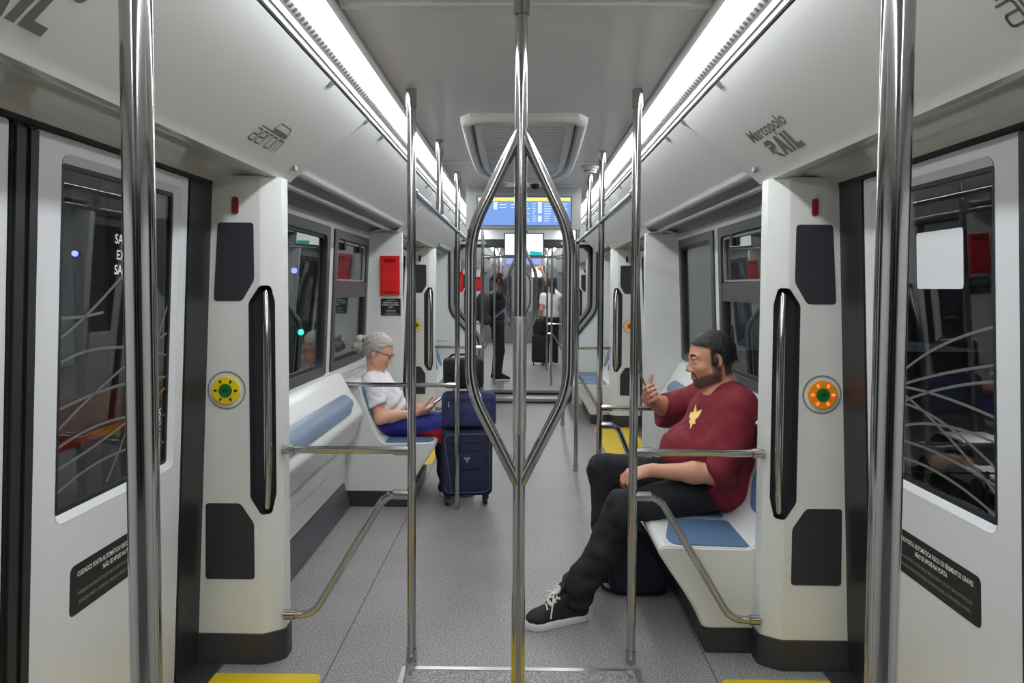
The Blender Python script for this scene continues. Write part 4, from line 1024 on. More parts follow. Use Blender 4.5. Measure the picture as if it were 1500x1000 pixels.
def phone_obj(label, c, L, n, case):
    L = Vector(L).normalized(); n = Vector(n).normalized(); n = (n - L * n.dot(L)).normalized(); W = L.cross(n); c = Vector(c)
    t = thing('smartphone', label, 'phone', tuple(c))
    def fn(a, q, d): return tuple(c + W * a + L * q + n * d)
    MB().plate(rrect(-.037, .037, -.077, .077, .010, 4), [], fn, -.0048, .004).build('phone_body', case, t, bevel=.0018)
    MB().plate(rrect(-.0345, .0345, -.0745, .0745, .008, 4), [], fn, .0038, .0046).build('screen', SCRG, t)
    b = MB(); b.plate(rrect(-.030, -.008, .040, .068, .006, 3), [], fn, -.0066, -.0046); b.build('camera_bump', M['phone'], t)
    return t
def shoe(heel, toe, parent, z=0.0, detail=True):
    hx, hy = heel; tx, ty = toe; d = Vector((tx - hx, ty - hy, 0)); L = d.length; d.normalize(); n = Vector((-d.y, d.x, 0)); o = Vector((hx, hy, z))
    P = lambda a, q, h: tuple(o + d * a * L + n * q + Vector((0, 0, h)))
    root = struct_part('shoe', parent)
    prof = [(0.0, .0), (.02, .026), (.10, .037), (.3, .038), (.5, .042), (.7, .052), (.84, .050), (.94, .036), (1.0, .006)]
    loop = [(a, q) for a, q in prof] + [(a, -q) for a, q in prof[::-1]]
    b = MB(); b.loft([[P(.01 + a * .98, q * .95, .001) for a, q in loop], [P(a, q, .006) for a, q in loop], [P(a, q, .034 if a < .8 else .034 + (a - .8) * .03) for a, q in loop], [P(.01 + a * .98, q * .93, .038 if a < .8 else .038 + (a - .8) * .03) for a, q in loop]], True, True)
    so = b.build('sole', M['sole'], root, bevel=0, angle=50)
    lo = np.minimum(np.array(P(-.1, 0, 0)), np.array(P(1.1, 0, 0))) - .09; hi = np.maximum(np.array(P(-.1, 0, 0)), np.array(P(1.1, 0, 0))) + .09; hi[2] = z + .19; lo[2] = z
    S = SDF(lo, hi, .004)
    A = [list(d), list(n), [0, 0, 1]]
    S.cap(P(.14, 0, .055), P(.78, 0, .045), .040, .044, .02, flat=((0, 0, 1), .95)); S.ell(P(.82, 0, .046), (.055, .049, .034), .02, A)
    S.cap(P(.13, 0, .06), P(.20, 0, .125), .041, .045, .02); S.cap(P(.64, 0, .070), P(.40, 0, .120), .034, .036, .03)
    S.half(lo, hi, (0, 0, z + .03), (0, 0, -1)); S.half(lo, hi, P(.2, 0, .145), (0, 0, 1))
    S.mesh('upper', M['shoe'], root)
    if detail:
        b = MB()
        for i in range(5):
            a = .76 - i * .055; h = .086 + i * .0135
            b.tube(fillet([P(a, -.030, h - .012), P(a - .02, 0, h + .004), P(a - .035, .030, h - .012)], .02, 4), .0042, 8)
            b.tube(fillet([P(a, .030, h - .012), P(a - .02, 0, h + .006), P(a - .035, -.030, h - .012)], .02, 4), .0042, 8)
        b.tube(fillet([P(.54, 0, .145), P(.60, .03, .165), P(.66, .055, .12), P(.70, .062, .06)], .03, 5), .0038, 8)
        b.tube(fillet([P(.54, 0, .145), P(.64, .02, .16), P(.74, .045, .13), P(.66, .05, .11), P(.54, .02, .14)], .03, 5), .0038, 8)
        b.tube(fillet([P(.54, 0, .145), P(.62, -.03, .155), P(.70, -.055, .11)], .03, 5), .0038, 8)
        b.build('laces', M['lace'], root)
        S2 = SDF(np.array(P(.5, 0, .15)) - .09, np.array(P(.5, 0, .15)) + .09, .004)
        S2.cap(P(.56, 0, .115), P(.44, 0, .172), .024, .026, .01, flat=(tuple(d * .8 + Vector((0, 0, .6))), .35)); S2.mesh('tongue', M['shoe'], root)
        c = Vector(P(.485, 0, .157)); u_ = n; v_ = (Vector((0, 0, 1)) * .85 - d * .5).normalized(); w_ = (d * .85 + Vector((0, 0, .5))).normalized()
        b = MB(); ring = lambda r, h: [tuple(c + u_ * r * math.cos(2 * PI * i / 24) + v_ * r * math.sin(2 * PI * i / 24) + w_ * h) for i in range(24)]
        b.loft([ring(.022, .004), ring(.022, .013), ring(.014, .014), ring(.014, .010)], True, True); b.build('tongue_badge', M['sole'], root)
    return root
def struct_part(name, parent):
    o = bpy.data.objects.new(name, None); COL.objects.link(o); o.parent = parent; o.empty_display_size = .03; return o

# ---------------------------------------------------------------- the man in maroon
def man():
    t = thing('person', 'seated man in a maroon T-shirt and black trousers raising a phone', 'person', (.95, 3.72, 0))
    H = Frame((.945, 3.72, 1.198), (-1, -.05, -.16), (-.12, 0, 1), 1.13)
    hN, hF = V3(.99, 3.60, .565), V3(.99, 3.85, .565); kN, kF = V3(.475, 3.475, .505), V3(.43, 3.86, .59); aN, aF = V3(.265, 3.405, .115), V3(.44, 3.80, .10)
    sN, sF = V3(1.035, 3.505, .975), V3(.965, 3.925, .975); eN, eF = V3(.905, 3.45, .685), V3(.815, 4.09, .885); wN, wF = V3(.605, 3.505, .685), V3(.668, 3.972, .962)
    S = SDF((-.05, 3.24, .0), (1.22, 4.24, 1.40), .0045)
    head(S, H, V3(1.02, 3.72, 1.03), .062, heavy=1.0)
    S.ell((1.0, 3.72, .93), (.13, .19, .13), .05); S.ell((.96, 3.71, .74), (.17, .19, .17), .05); S.ell((1.0, 3.72, .58), (.13, .19, .10), .05)
    for s_, e_, w_ in ((sN, eN, wN), (sF, eF, wF)):
        S.cap(V3(1.02, 3.72, 1.0), s_, .065, .062, .05); S.cap(s_, e_, .058, .048, .03); m_ = e_ * .68 + w_ * .32
        S.cap(e_, m_, .047, .048, .03); S.cap(m_, w_, .048, .029, .03)
    hand(S, wN, (-.93, .1, -.30), (-.1, .42, -.9), False, (.75, .8, .85, .9), .03, (.85, .5, .5), .3, 1.08)
    pc = V3(.640, 3.905, 1.058); pL = nrm(V3(-.42, 0, .907)); pn = nrm(V3(.907, -.08, .42)); pn = nrm(pn - pL * (pn @ pL)); pW = np.cross(pL, pn)
    fd = nrm(V3(0, -.90, 0) + pL * .40)
    hand(S, wF - pL * .012 + V3(.004, 0, 0), fd, pn, True, spread=.05, angs=((.25, 1.15, 1.1), (.30, 1.3, 1.2), (.35, 1.35, 1.2), (.4, 1.35, 1.2)), tdir=(.10, .95, .62), tcurl=.15, k=1.06)
    for h_, k_, a_ in ((hN, kN, aN), (hF, kF, aF)):
        S.cap(h_, k_, .078, .055, .03); S.cap(k_, a_, .052, .038, .03); S.cap(a_, a_ + V3(-.12, -.04, -.06), .035, .03, .03)
    S.mesh('body', headmat('bearded_tan_skin', rgb(200, 146, 118), rgb(62, 44, 38), rgb(168, 96, 86), rgb(40, 32, 30)), t, attrs={'beard': lambda c: beardmask(H)(c) * .88, 'lip': lambda c: lipmask(H)(c) * .7, 'scalp': lambda c: scalpmask(H)(c) * .92})
    eyes(H, t, M['iris'])
    # hair, brows
    Sh = SDF(H.c - .17, H.c + .18, .0035); k = H.k
    he = lambda c, r, cl, kk=.006: Sh.ell(H.p(*c), np.array(r) * k, kk, H.A, clip=[(H.p(*p), nrm(H.v(*n))) for p, n in cl])
    he((-.015, 0, .036), (.1030, .0800, .0940), [((.052, 0, .072), (.46, 0, -1))])
    he((-.0155, 0, .034), (.1008, .0785, .0908), [((.008, 0, 0), (1, 0, -.12)), ((0, 0, -.004), (-.28, 0, -1))])
    he((-.017, 0, .022), (.0975, .0778, .087), [((-.042, 0, 0), (1, 0, 0)), ((-.06, 0, -.052), (-.1, 0, -1))])
    Sh.folds(waves(3, .0013, 300, 8))
    Sh.mesh('hair', M['hairm'], t)
    b = MB()
    for s in (-1, 1): b.tube([tuple(H.p(.0905, s * .012, .030)), tuple(H.p(.090, s * .028, .037)), tuple(H.p(.071, s * .052, .031))], [.0035, .0052, .002], 8)
    b.build('eyebrows', M['hairm'], t)
    b = MB(); b.ell(tuple(H.p(.002, .089, -.004)), (.008, .006, .010)); b.cyl(tuple(H.p(.004, .092, -.006)), tuple(H.p(.010, .092, -.028)), .003, 10); b.build('earbud', M['phone'], t)
    # T-shirt
    S = SDF((.60, 3.30, .42), (1.24, 4.24, 1.12), .005)
    S.ell((1.0, 3.715, .90), (.160, .235, .165), .05); S.ell((.925, 3.705, .735), (.232, .245, .175), .08); S.ell((.985, 3.715, .59), (.178, .268, .145), .07)
    S.cap((1.035, 3.56, 1.0), (1.0, 3.88, .985), .078, None, .05); S.cap((1.035, 3.66, 1.035), (1.025, 3.78, 1.035), .062, None, .04)
    S.cap((1.05, 3.60, .70), (1.05, 3.84, .70), .105, None, .06)
    d1 = nrm(V3(.86, 3.44, .68) - sN); S.cap(sN, V3(.905, 3.45, .70), .090, .098, .05, clip=[(V3(.865, 3.45, .700), nrm(V3(-.92, 0, -.30)))])
    d2 = nrm(eF - sF); S.cap(sF, eF + d2 * .04, .088, .094, .05, clip=[(V3(.775, 4.06, .90), nrm(V3(-.9, -.15, .2)))])
    S.half((.6, 3.3, .42), (1.24, 4.24, .7), (.95, 3.7, .488), nrm(V3(-.12, 0, -1)))
    S.ell(H.p(-.012, 0, -.165), (.088, .082, .05), .012, H.A, sub=True)
    S.folds(waves(11, .0046, 34, 7, (1, .6, 1.2))); S.folds(creases(12, .0075, 24, 4, (1, .5, .8))); S.folds(creases(14, .0045, 40, 4, (.8, .8, 1)))
    S.folds(lambda X, Y, Z: .006 * np.sin(58 * (Z + .55 * X) + 3 * np.sin(9 * Y)) * np.exp(-((Z - .66) / .10) ** 2) * (X < 1.0))
    S.folds(lambda X, Y, Z: .006 * np.sin(46 * (Z - .7 * X) + 2 * np.sin(11 * Y)) * np.exp(-((Y - 3.46) / .08) ** 2 - ((Z - .82) / .13) ** 2))
    sh = S.mesh('tshirt', M['maroon'], t)
    b = MB(); cc = H.p(-.012, 0, -.132); 
    # chest print: a jagged pale gold emblem projected on the shirt front
    star = [(-.038, .018), (-.012, .022), (.0, .070), (.014, .028), (.052, .050), (.040, .012), (.022, -.010), (.030, -.028), (.012, -.034), (.004, -.062), (-.006, -.036), (-.022, -.030), (-.016, -.012), (-.034, -.006)]
    from mathutils.bvhtree import BVHTree
    me = sh.data; off = origin(t); bv = BVHTree.FromPolygons([v.co + off for v in me.vertices], [p.vertices for p in me.polygons])
    o0 = Vector((.66, 3.33, .93)); dr = Vector((.52, .85, -.02)).normalized(); ux = Vector((.85, -.52, 0)).normalized(); uz = Vector((0, 0, 1))
    # dense triangle fan following the cloth
    pts = []
    star = [(p[0] * .86, p[1] * .86) for p in star]
    dense = []
    for i in range(len(star)):
        a, c = Vector(star[i]), Vector(star[(i + 1) % len(star)])
        for j in range(4): dense.append(a.lerp(c, j / 4))
    rings = []
    for q in (1.0, .75, .5, .25):
        L = []
        for p in dense:
            hit, nn, idx, ds = bv.ray_cast(o0 + ux * p.x * q + uz * p.y * q, dr)
            L.append(tuple((hit if hit else o0 + dr * .3) - dr * .0025))
        rings.append(L)
    b.loft(rings, True, False); n_ = len(dense); o_ = len(b.v) - n_
    hit = bv.ray_cast(o0, dr)[0]; b.v.append(tuple((hit or o0) - dr * .0025)); b.f += [(o_ + i, o_ + (i + 1) % n_, len(b.v) - 1) for i in range(n_)]
    b.build('chest_print', M['gold'], sh)
    # trousers
    S = SDF((.12, 3.26, .02), (1.2, 4.05, .75), .005)
    S.ell((1.0, 3.72, .575), (.155, .225, .118), .05)
    for h_, k_, a_, lift in ((hN, kN, aN, 0), (hF, kF, aF, 0)):
        S.cap(h_ + V3(0, 0, .012), k_ + V3(0, 0, .008), .102, .076, .04); S.cap(k_, k_ * .5 + a_ * .5 + V3(.012, 0, 0), .082, .078, .04); S.cap(k_ * .5 + a_ * .5 + V3(.012, 0, 0), a_ + V3(.005, 0, .03), .080, .074, .03)
        S.cap(a_ + V3(.0, 0, .06), a_ + V3(-.01, 0, -.01), .074, .070, .02, clip=[(a_ + V3(-.02, 0, -.022), nrm(V3(-.50, 0, -1)))])
    S.folds(waves(21, .0045, 42, 7, (1, .6, 1.1))); S.folds(creases(22, .0052, 30, 4, (1, .4, 1)))
    S.folds(lambda X, Y, Z: .0075 * np.sin(70 * (Z + .22 * X) + 2.5 * np.sin(14 * X + 9 * Y)) * np.clip((.30 - Z) / .16, 0, 1))
    S.folds(lambda X, Y, Z: .006 * np.sin(60 * (X + .5 * Z) + 2 * np.sin(12 * Y)) * np.exp(-((X - .50) / .09) ** 2 - ((Z - .50) / .10) ** 2))
    S.half((.12, 3.26, .0), (1.2, 4.05, .2), (0, 0, .052), (0, 0, -1))
    S.mesh('trousers', M['blackp'], t)
    a = shoe((.312, 3.425), (.022, 3.300), t); shoe((.50, 3.80), (.215, 3.775), t, detail=False)
    phone_obj('phone held up in the raised hand of the man in maroon', tuple(V3(.640, 3.905, 1.058) + pL * .016 + pn * .002), (-.42, 0, .907), (.907, -.08, .42), M['phoney'])
man()

# ---------------------------------------------------------------- the grey-haired woman
def woman():
    t = thing('person', 'seated grey-haired woman in a white T-shirt and blue trousers looking down at a phone', 'person', (-1.05, 5.52, 0))
    H = Frame((-1.078, 5.52, 1.068), (1, -.06, -.42), (.38, 0, 1), 1.10)
    hN, hF = V3(-1.06, 5.42, .545), V3(-1.06, 5.62, .545); kN, kF = V3(-.59, 5.42, .525), V3(-.59, 5.63, .525); aN, aF = V3(-.56, 5.50, .10), V3(-.56, 5.62, .10)
    sN, sF = V3(-1.10, 5.345, .845), V3(-1.08, 5.695, .845); eN, eF = V3(-1.025, 5.295, .612), V3(-1.0, 5.73, .61); wN, wF = V3(-.775, 5.385, .635), V3(-.77, 5.585, .64)
    S = SDF((-1.32, 5.15, 0), (-.35, 5.85, 1.25), .0045)
    head(S, H, V3(-1.105, 5.52, .90), .044, fem=1.0)
    S.ell((-1.09, 5.52, .78), (.11, .155, .12), .05); S.ell((-1.07, 5.52, .64), (.13, .15, .13), .05); S.ell((-1.06, 5.52, .555), (.12, .16, .09), .05)
    for s_, e_, w_ in ((sN, eN, wN), (sF, eF, wF)):
        S.cap(V3(-1.11, 5.52, .87), s_, .052, .050, .05); S.cap(s_, e_, .050, .043, .03); m_ = e_ * .68 + w_ * .32; S.cap(e_, m_, .042, .041, .03); S.cap(m_, w_, .041, .025, .03)
    hand(S, wN, (.90, .30, .16), (-.30, .60, .75), True, spread=.04, angs=((.35, .6, .4), (.45, .7, .5), (.5, .8, .5), (.55, .8, .5)), tdir=(.9, .35, .45), tcurl=.1, k=.96)
    hand(S, wF, (.90, -.30, .16), (-.30, -.60, .75), False, spread=.04, angs=((.35, .6, .4), (.45, .7, .5), (.5, .8, .5), (.55, .8, .5)), tdir=(.9, .35, .45), tcurl=.1, k=.96)
    for h_, k_, a_ in ((hN, kN, aN), (hF, kF, aF)):
        S.cap(h_, k_, .072, .05, .03); S.cap(k_, a_, .048, .034, .03); S.cap(a_, a_ + V3(.12, 0, -.06), .033, .028, .03)
    S.mesh('body', headmat('fair_face_skin', rgb(222, 168, 142), rgb(222, 168, 142), rgb(190, 110, 105), rgb(150, 140, 130)), t, attrs={'lip': lambda c: lipmask(H)(c) * .6, 'scalp': lambda c: scalpmask(H, .016)(c) * .7})
    eyes(H, t, M['iris'])
    k = H.k; Sh = SDF(H.c - .24, H.c + .2, .004)
    he = lambda c, r, cl, kk=.006: Sh.ell(H.p(*c), np.array(r) * k, kk, H.A, clip=[(H.p(*p), nrm(H.v(*n))) for p, n in cl])
    he((-.016, 0, .036), (.106, .084, .098), [((.060, 0, .074), (.55, 0, -1))])
    he((-.016, 0, .032), (.104, .083, .093), [((.018, 0, 0), (1, 0, -.35)), ((0, 0, .0), (-.5, 0, -1))])
    he((-.018, 0, .020), (.103, .080, .090), [((-.034, 0, 0), (1, 0, 0)), ((-.06, 0, -.058), (-.1, 0, -1))])
    Sh.cap(H.p(-.10, 0, .04), H.p(-.120, 0, .04), .026 * k, .020 * k, .012)
    rr = np.random.RandomState(4)
    for i in range(34):
        a_ = rr.rand() * 6.28; q = rr.rand(); c_ = (-.134 + .020 * math.cos(a_) - .010 * q, .022 * math.sin(a_ * 1.7), .055 - .100 * q + .012 * math.sin(a_))
        Sh.ell(H.p(*c_), np.array((.019, .017, .015)) * k * (.8 + .4 * rr.rand()), .012, H.A)
    Sh.folds(waves(9, .0016, 180, 8))
    hr = Sh.mesh('hair', M['hairg'], t)
    b = MB(); p = [tuple(H.p(-.118, .022 * math.cos(a), .035 + .024 * math.sin(a))) for a in [2 * PI * i / 16 for i in range(17)]]; b.tube(p, .005, 8); b.build('hair_tie', M['rubber'], hr)
    b = MB()
    for s in (-1, 1):
        b.tube([tuple(H.p(.094, s * (.031 + .022 * math.cos(a)), .008 + .015 * math.sin(a))) for a in [2 * PI * i / 18 for i in range(19)]], .0017, 8)
        b.tube([tuple(H.p(.090, s * .053, .012)), tuple(H.p(.04, s * .077, .014)), tuple(H.p(-.012, s * .086, .012)), tuple(H.p(-.03, s * .082, -.005))], .0022, 8)
    b.tube([tuple(H.p(.096, -.009, .010)), tuple(H.p(.1, 0, .013)), tuple(H.p(.096, .009, .010))], .0018, 8)
    b.build('eyeglasses', M['rubber'], t)
    S = SDF((-1.34, 5.18, .46), (-.80, 5.86, 1.0), .005)
    S.ell((-1.085, 5.52, .785), (.145, .18, .125), .05); S.ell((-1.045, 5.52, .735), (.130, .155, .075), .05); S.ell((-1.055, 5.52, .645), (.178, .178, .145), .07); S.ell((-1.07, 5.52, .565), (.165, .185, .10), .05)
    S.cap((-1.12, 5.40, .870), (-1.115, 5.64, .870), .062, None, .05); S.cap((-1.125, 5.52, .905), (-1.12, 5.52, .905), .066, None, .04)
    S.cap((-1.17, 5.44, .70), (-1.17, 5.60, .70), .085, None, .06)
    d1 = nrm(eN - sN); S.cap(sN, eN, .070, .076, .04, clip=[(sN + d1 * .165, nrm(d1 + V3(.25, 0, 0)))]); d2 = nrm(eF - sF); S.cap(sF, eF, .070, .076, .04, clip=[(sF + d2 * .165, d2)])
    S.ell(H.p(-.01, 0, -.150), (.072, .070, .042), .010, H.A, sub=True)
    S.half((-1.34, 5.18, .46), (-.8, 5.86, .6), (-1.06, 5.5, .515), nrm(V3(0, 0, -1)))
    S.folds(waves(31, .0035, 42, 7, (1, .6, 1.2))); S.folds(creases(32, .006, 34, 4, (1, .5, .9)))
    S.folds(lambda X, Y, Z: .005 * np.sin(62 * (Z - .5 * X) + 2.5 * np.sin(11 * Y)) * np.exp(-((Z - .67) / .09) ** 2))
    S.mesh('tshirt', M['wcot'], t)
    S = SDF((-1.28, 5.28, .06), (-.40, 5.78, .72), .005)
    S.ell((-1.07, 5.52, .555), (.155, .18, .105), .05)
    for h_, k_, a_ in ((hN, kN, aN), (hF, kF, aF)):
        S.cap(h_ + V3(0, 0, .005), k_, .090, .074, .04); S.cap(k_, a_ + V3(0, 0, .03), .075, .066, .03)
    S.folds(waves(41, .003, 45, 6)); S.folds(creases(42, .006, 30, 4)); S.half((-1.28, 5.28, 0), (-.4, 5.78, .2), (0, 0, .075), (0, 0, -1))
    def mf(X, Y, Z):
        u_ = np.clip((X + .80) / .20, 0, 1); e_ = .004
        red = sst(-e_, e_, X + .80) * sst(e_, -e_, Z - (.478 + .050 * u_)) * sst(-e_, e_, Z - (.478 - .06 * u_)) * sst(e_, -e_, Y - 5.47)
        nav = sst(e_, -e_, Z - (.478 - .06 * u_)) * sst(e_, -e_, Z - .445) * sst(-.02, .02, X + .85)
        return red, nav * (1 - red)
    m = M['bluep']; nt = m.node_tree; b_ = nt.nodes['Principled BSDF']; src = b_.inputs['Base Color'].links[0].from_socket
    for nm, col in (('red_panel', rgb(206, 30, 40)), ('navy_panel', rgb(28, 32, 62))):
        a_ = nt.nodes.new('ShaderNodeAttribute'); a_.attribute_name = nm; mx = nt.nodes.new('ShaderNodeMix'); mx.data_type = 'RGBA'
        nt.links.new(a_.outputs['Fac'], mx.inputs[0]); nt.links.new(src, mx.inputs[6]); mx.inputs[7].default_value = col; src = mx.outputs[2]
    nt.links.new(src, b_.inputs['Base Color'])
    S.mesh('trousers', m, t, attrs={'red_panel': lambda c: mf(c[:, 0], c[:, 1], c[:, 2])[0], 'navy_panel': lambda c: mf(c[:, 0], c[:, 1], c[:, 2])[1]})
    shoe((-.62, 5.50), (-.36, 5.49), t, detail=False); shoe((-.62, 5.63), (-.36, 5.64), t, detail=False)
    phone_obj('dark phone in the hands of the seated grey-haired woman', (-.66, 5.455, .692), (.80, 0, .60), (-.60, -.1, .80), M['phone']).location.y -= .02
    t.location.y -= .02
woman()

# ---------------------------------------------------------------- standing passengers beyond
def standing(name, label, x, y, face, top, bottom, hairm, skinm, raise_to, pack=False, hgt=1.76, longhair=False):
    t = thing('person', label, 'person', (x, y, 0)); f = nrm(V3(*face, 0)); l = np.cross(V3(0, 0, 1), f); k = hgt / 1.76
    W = lambda a, b, c: V3(x, y, 0) + f * a * k + l * b * k + V3(0, 0, c * k)
    H = Frame(W(.02, 0, 1.64), f + V3(0, 0, -.1), (0, 0, 1), k)
    lo = V3(x - .45, y - .45, 0); hi = V3(x + .45, y + .45, 2.05)
    if raise_to is not None: lo = np.minimum(lo, np.array(raise_to) - .1); hi = np.maximum(hi, np.array(raise_to) + .1)
    S = SDF(lo, hi, .0065)
    head(S, H, W(-.01, 0, 1.46), .052)
    S.ell(W(0, 0, 1.28), (.10 * k, .15 * k, .17 * k), .05, [f, l, [0, 0, 1]]); S.ell(W(0, 0, 1.02), (.10 * k, .14 * k, .14 * k), .05, [f, l, [0, 0, 1]])
    arms = []
    for s in (-1, 1):
        sh_ = W(0, s * .18, 1.41)
        if s == -1 and raise_to is not None:
            w_ = np.array(raise_to) - V3(0, 0, .07); e_ = (sh_ + w_) / 2 + f * .10 + V3(0, 0, -.06)
        else: e_ = W(-.01, s * .22, 1.13); w_ = W(.10, s * .20, .90)
        arms.append((sh_, e_, w_)); S.cap(W(0, 0, 1.42), sh_, .055, .05, .05); S.cap(sh_, e_, .048, .04, .03); S.cap(e_, w_, .039, .025, .03)
        hand(S, w_, nrm(w_ - e_), f if s == -1 and raise_to is not None else -s * -l, s == -1, (.8, .85, .9, .95), .02, k=.95)
        S.cap(W(0, s * .09, .95), W(.03, s * .10, .50), .075, .05, .04); S.cap(W(.03, s * .10, .50), W(-.01, s * .10, .09), .05, .035, .03); S.cap(W(-.02, s * .10, .05), W(.14, s * .11, .035), .035, .03, .02)
    S.mesh('body', skinm, t)
    Sh = SDF(H.c - .2, H.c + .2, .006)
    for c, r, cl in (((-.016, 0, .036), (.108, .086, .10), [((.055, 0, .07), (.42, 0, -1))]), ((-.018, 0, .028), (.106, .085, .095), [((.0, 0, 0), (1, 0, -.1)), ((0, 0, -.04), (0, 0, -1))])):
        Sh.ell(H.p(*c), np.array(r) * k, .006, H.A, clip=[(H.p(*p), nrm(H.v(*n))) for p, n in cl])
    if longhair: Sh.cap(H.p(-.07, 0, .0), H.p(-.085, 0, -.15), .055 * k, .05 * k, .03)
    Sh.mesh('hair', hairm, t)
    S = SDF(lo, hi, .008); sleeve = .86 if not longhair else .45
    S.ell(W(0, 0, 1.28), (.125 * k, .185 * k, .20 * k), .05, [f, l, [0, 0, 1]]); S.ell(W(0, 0, 1.05), (.125 * k, .17 * k, .17 * k), .05, [f, l, [0, 0, 1]])
    S.cap(W(0, -.13, 1.41), W(0, .13, 1.41), .062, None, .04)
    for sh_, e_, w_ in arms:
        S.cap(sh_, e_, .062, .055, .04, clip=None if sleeve > .5 else [(sh_ * .4 + e_ * .6, nrm(e_ - sh_))])
        if sleeve > .5: S.cap(e_, e_ + (w_ - e_) * .55, .054, .045, .03)
    S.half(lo, hi, W(0, 0, .90), (0, 0, -1)); S.folds(waves(50, .003, 40, 5)); S.mesh('jacket' if sleeve > .5 else 'shirt', top, t)
    S = SDF(lo, hi, .008); S.ell(W(0, 0, .93), (.125 * k, .165 * k, .11 * k), .04, [f, l, [0, 0, 1]])
    for s in (-1, 1): S.cap(W(0, s * .09, .92), W(.03, s * .10, .50), .095, .075, .03); S.cap(W(.03, s * .10, .50), W(-.01, s * .10, .08), .074, .062, .03)
    S.half(lo, hi, (0, 0, .055), (0, 0, -1)); S.mesh('trousers', bottom, t)
    for s in (-1, 1):
        a = W(-.08, s * .10, 0); b_ = W(.19, s * .115, 0); shoe((a[0], a[1]), (b_[0], b_[1]), t, detail=False)
    if pack:
        p = thing('backpack', 'large charcoal backpack worn by the standing passenger in dark clothes', 'backpack', tuple(W(-.2, 0, 1.2)))
        S = SDF(W(-.2, 0, 1.2) - .45, W(-.2, 0, 1.2) + .45, .008)
        S.ell(W(-.24, 0, 1.20), (.135, .165, .26), .03, [f, l, [0, 0, 1]]); S.cap(W(-.2, -.08, 1.0), W(-.2, .08, 1.0), .09, None, .06); S.mesh('pack_body', M['pack'], p)
        S = SDF(W(-.36, 0, 1.1) - .3, W(-.36, 0, 1.1) + .3, .008); S.ell(W(-.35, 0, 1.10), (.05, .12, .13), .02, [f, l, [0, 0, 1]]); S.mesh('front_pocket', M['pack'], p)
        for s in (-1, 1):
            MB().tube(fillet([tuple(W(-.14, s * .09, 1.42)), tuple(W(-.02, s * .11, 1.485)), tuple(W(.125, s * .11, 1.36)), tuple(W(.13, s * .13, 1.2)), tuple(W(-.10, s * .17, 1.02))], .06, 5), .014, 8).build('shoulder_strap', mat('light_strap', rgb(120, 122, 130), .7), p)
standing('a', 'standing passenger in dark clothes with a backpack, one arm up at the overhead rail', -.43, 12.4, (1, .25), M['jacket'], M['blackp'], M['hairm'], M['skind'], (-.47, 12.4, 1.945), True, 1.80)
standing('b', 'distant standing passenger in a white shirt and dark trousers beyond the gangway', .57, 15.05, (-.35, 1), M['wcot'], M['blackp'], M['hairm'], M['skinm'], (.38, 15.1, 1.98), False, 1.74, True)
# ================================================================ OUTSIDE
M['plat'] = mat('platform_tile', rgb(120, 116, 110), .6, var=.15, vscale=3)
M['asph'] = mat('asphalt', rgb(92, 92, 92), .8, var=.2, vscale=2)
M['conc'] = mat('concrete', rgb(110, 110, 108), .7, var=.1)
M['carw'] = mat('white_car_paint', rgb(205, 208, 212), .25, coat=.5)
M['dkmetal'] = mat('dark_metal', rgb(60, 62, 66), .5)
def ext(mb, name, m, **k): return mb.build(name, m, kind='structure', **k)
ext(MB().box(-9, -1.62, -4, 22, -.5, -.03), 'ground', M['plat'])
ext(MB().box(-9, -1.62, -4, 22, 3.2, 3.3), 'ceiling_outside', M['conc'])
ext(MB().box(1.7, 60, -10, 70, -4.4, -4.2), 'ground', M['asph'])
t = thing('barrier', 'red barrier outside the left door window on the platform', 'barrier', (-2.45, 4.2, 0))
MB().box(-2.52, -2.46, 2.6, 6.2, .70, .93).build('barrier_panel', mat('dark_red_panel', rgb(140, 20, 28), .5), t, bevel=.01)
MB().box(-2.47, -2.40, 2.6, 6.2, .68, .735).build('red_rail', M['red'], t, bevel=.015)
for y in (2.7, 4.4, 6.1): MB().box(-2.53, -2.47, y - .03, y + .03, -.03, .9).build('post', M['dkmetal'], t)
for i, (x, y) in enumerate(((-3.4, 5.9), (-4.6, 9.5))):
    b = MB(); b.box(x - .14, x + .14, y - .14, y + .14, -.03, 3.2); tag(b.build('platform_column', M['conc'], bevel=.01), 'grey platform column seen through the %s' % ('left door window' if i == 0 else 'left bench window'), 'column')
t = thing('staircase', 'metal stair with slanted balustrade outside the left bench window', 'stairs', (-4.5, 12, 0))
b = MB()
for i in range(14): b.box(-5.2, -3.9, 10 + i * .30, 10.3 + i * .30, -.03, .18 * (i + 1))
b.build('steps', M['alu'], t)
for x in (-5.2, -3.9): MB().tube([(x, 9.6, .95), (x, 14.2, 3.5)], .04, 8).build('handrail', M['steel'], t)
M['lb'] = emit('blue_lamp', (.08, .1, 1, 1), 9); M['lg'] = emit('green_lamp', (.02, 1, .25, 1), 9); M['lw'] = emit('platform_fill_light', (.9, .95, 1, 1), 45)
def lamp(c, m, label, r=.03):
    t = thing('signal_lamp', label, 'lamp', c)
    MB().cyl((c[0], c[1] + r * 1.6, -.03), (c[0], c[1] + r * 1.6, c[2] + r), .03).build('post', M['dkmetal'], t)
    MB().ell(c, (r, r, r)).build('lens', m, t); MB().cyl((c[0], c[1] + r * .6, c[2]), (c[0], c[1] + r * 2, c[2]), r * 1.2).build('lamp_body', M['dkmetal'], t)
lamp((-3.05, 5.0, 1.77), M['lb'], 'small blue lamp outside the left door window', .02)
lamp((-3.6, 11.6, 1.81), M['lb'], 'small blue lamp outside the left bench window', .045)
lamp((-3.2, 10.6, .9), M['lg'], 'small green lamp low outside the left bench window', .04)
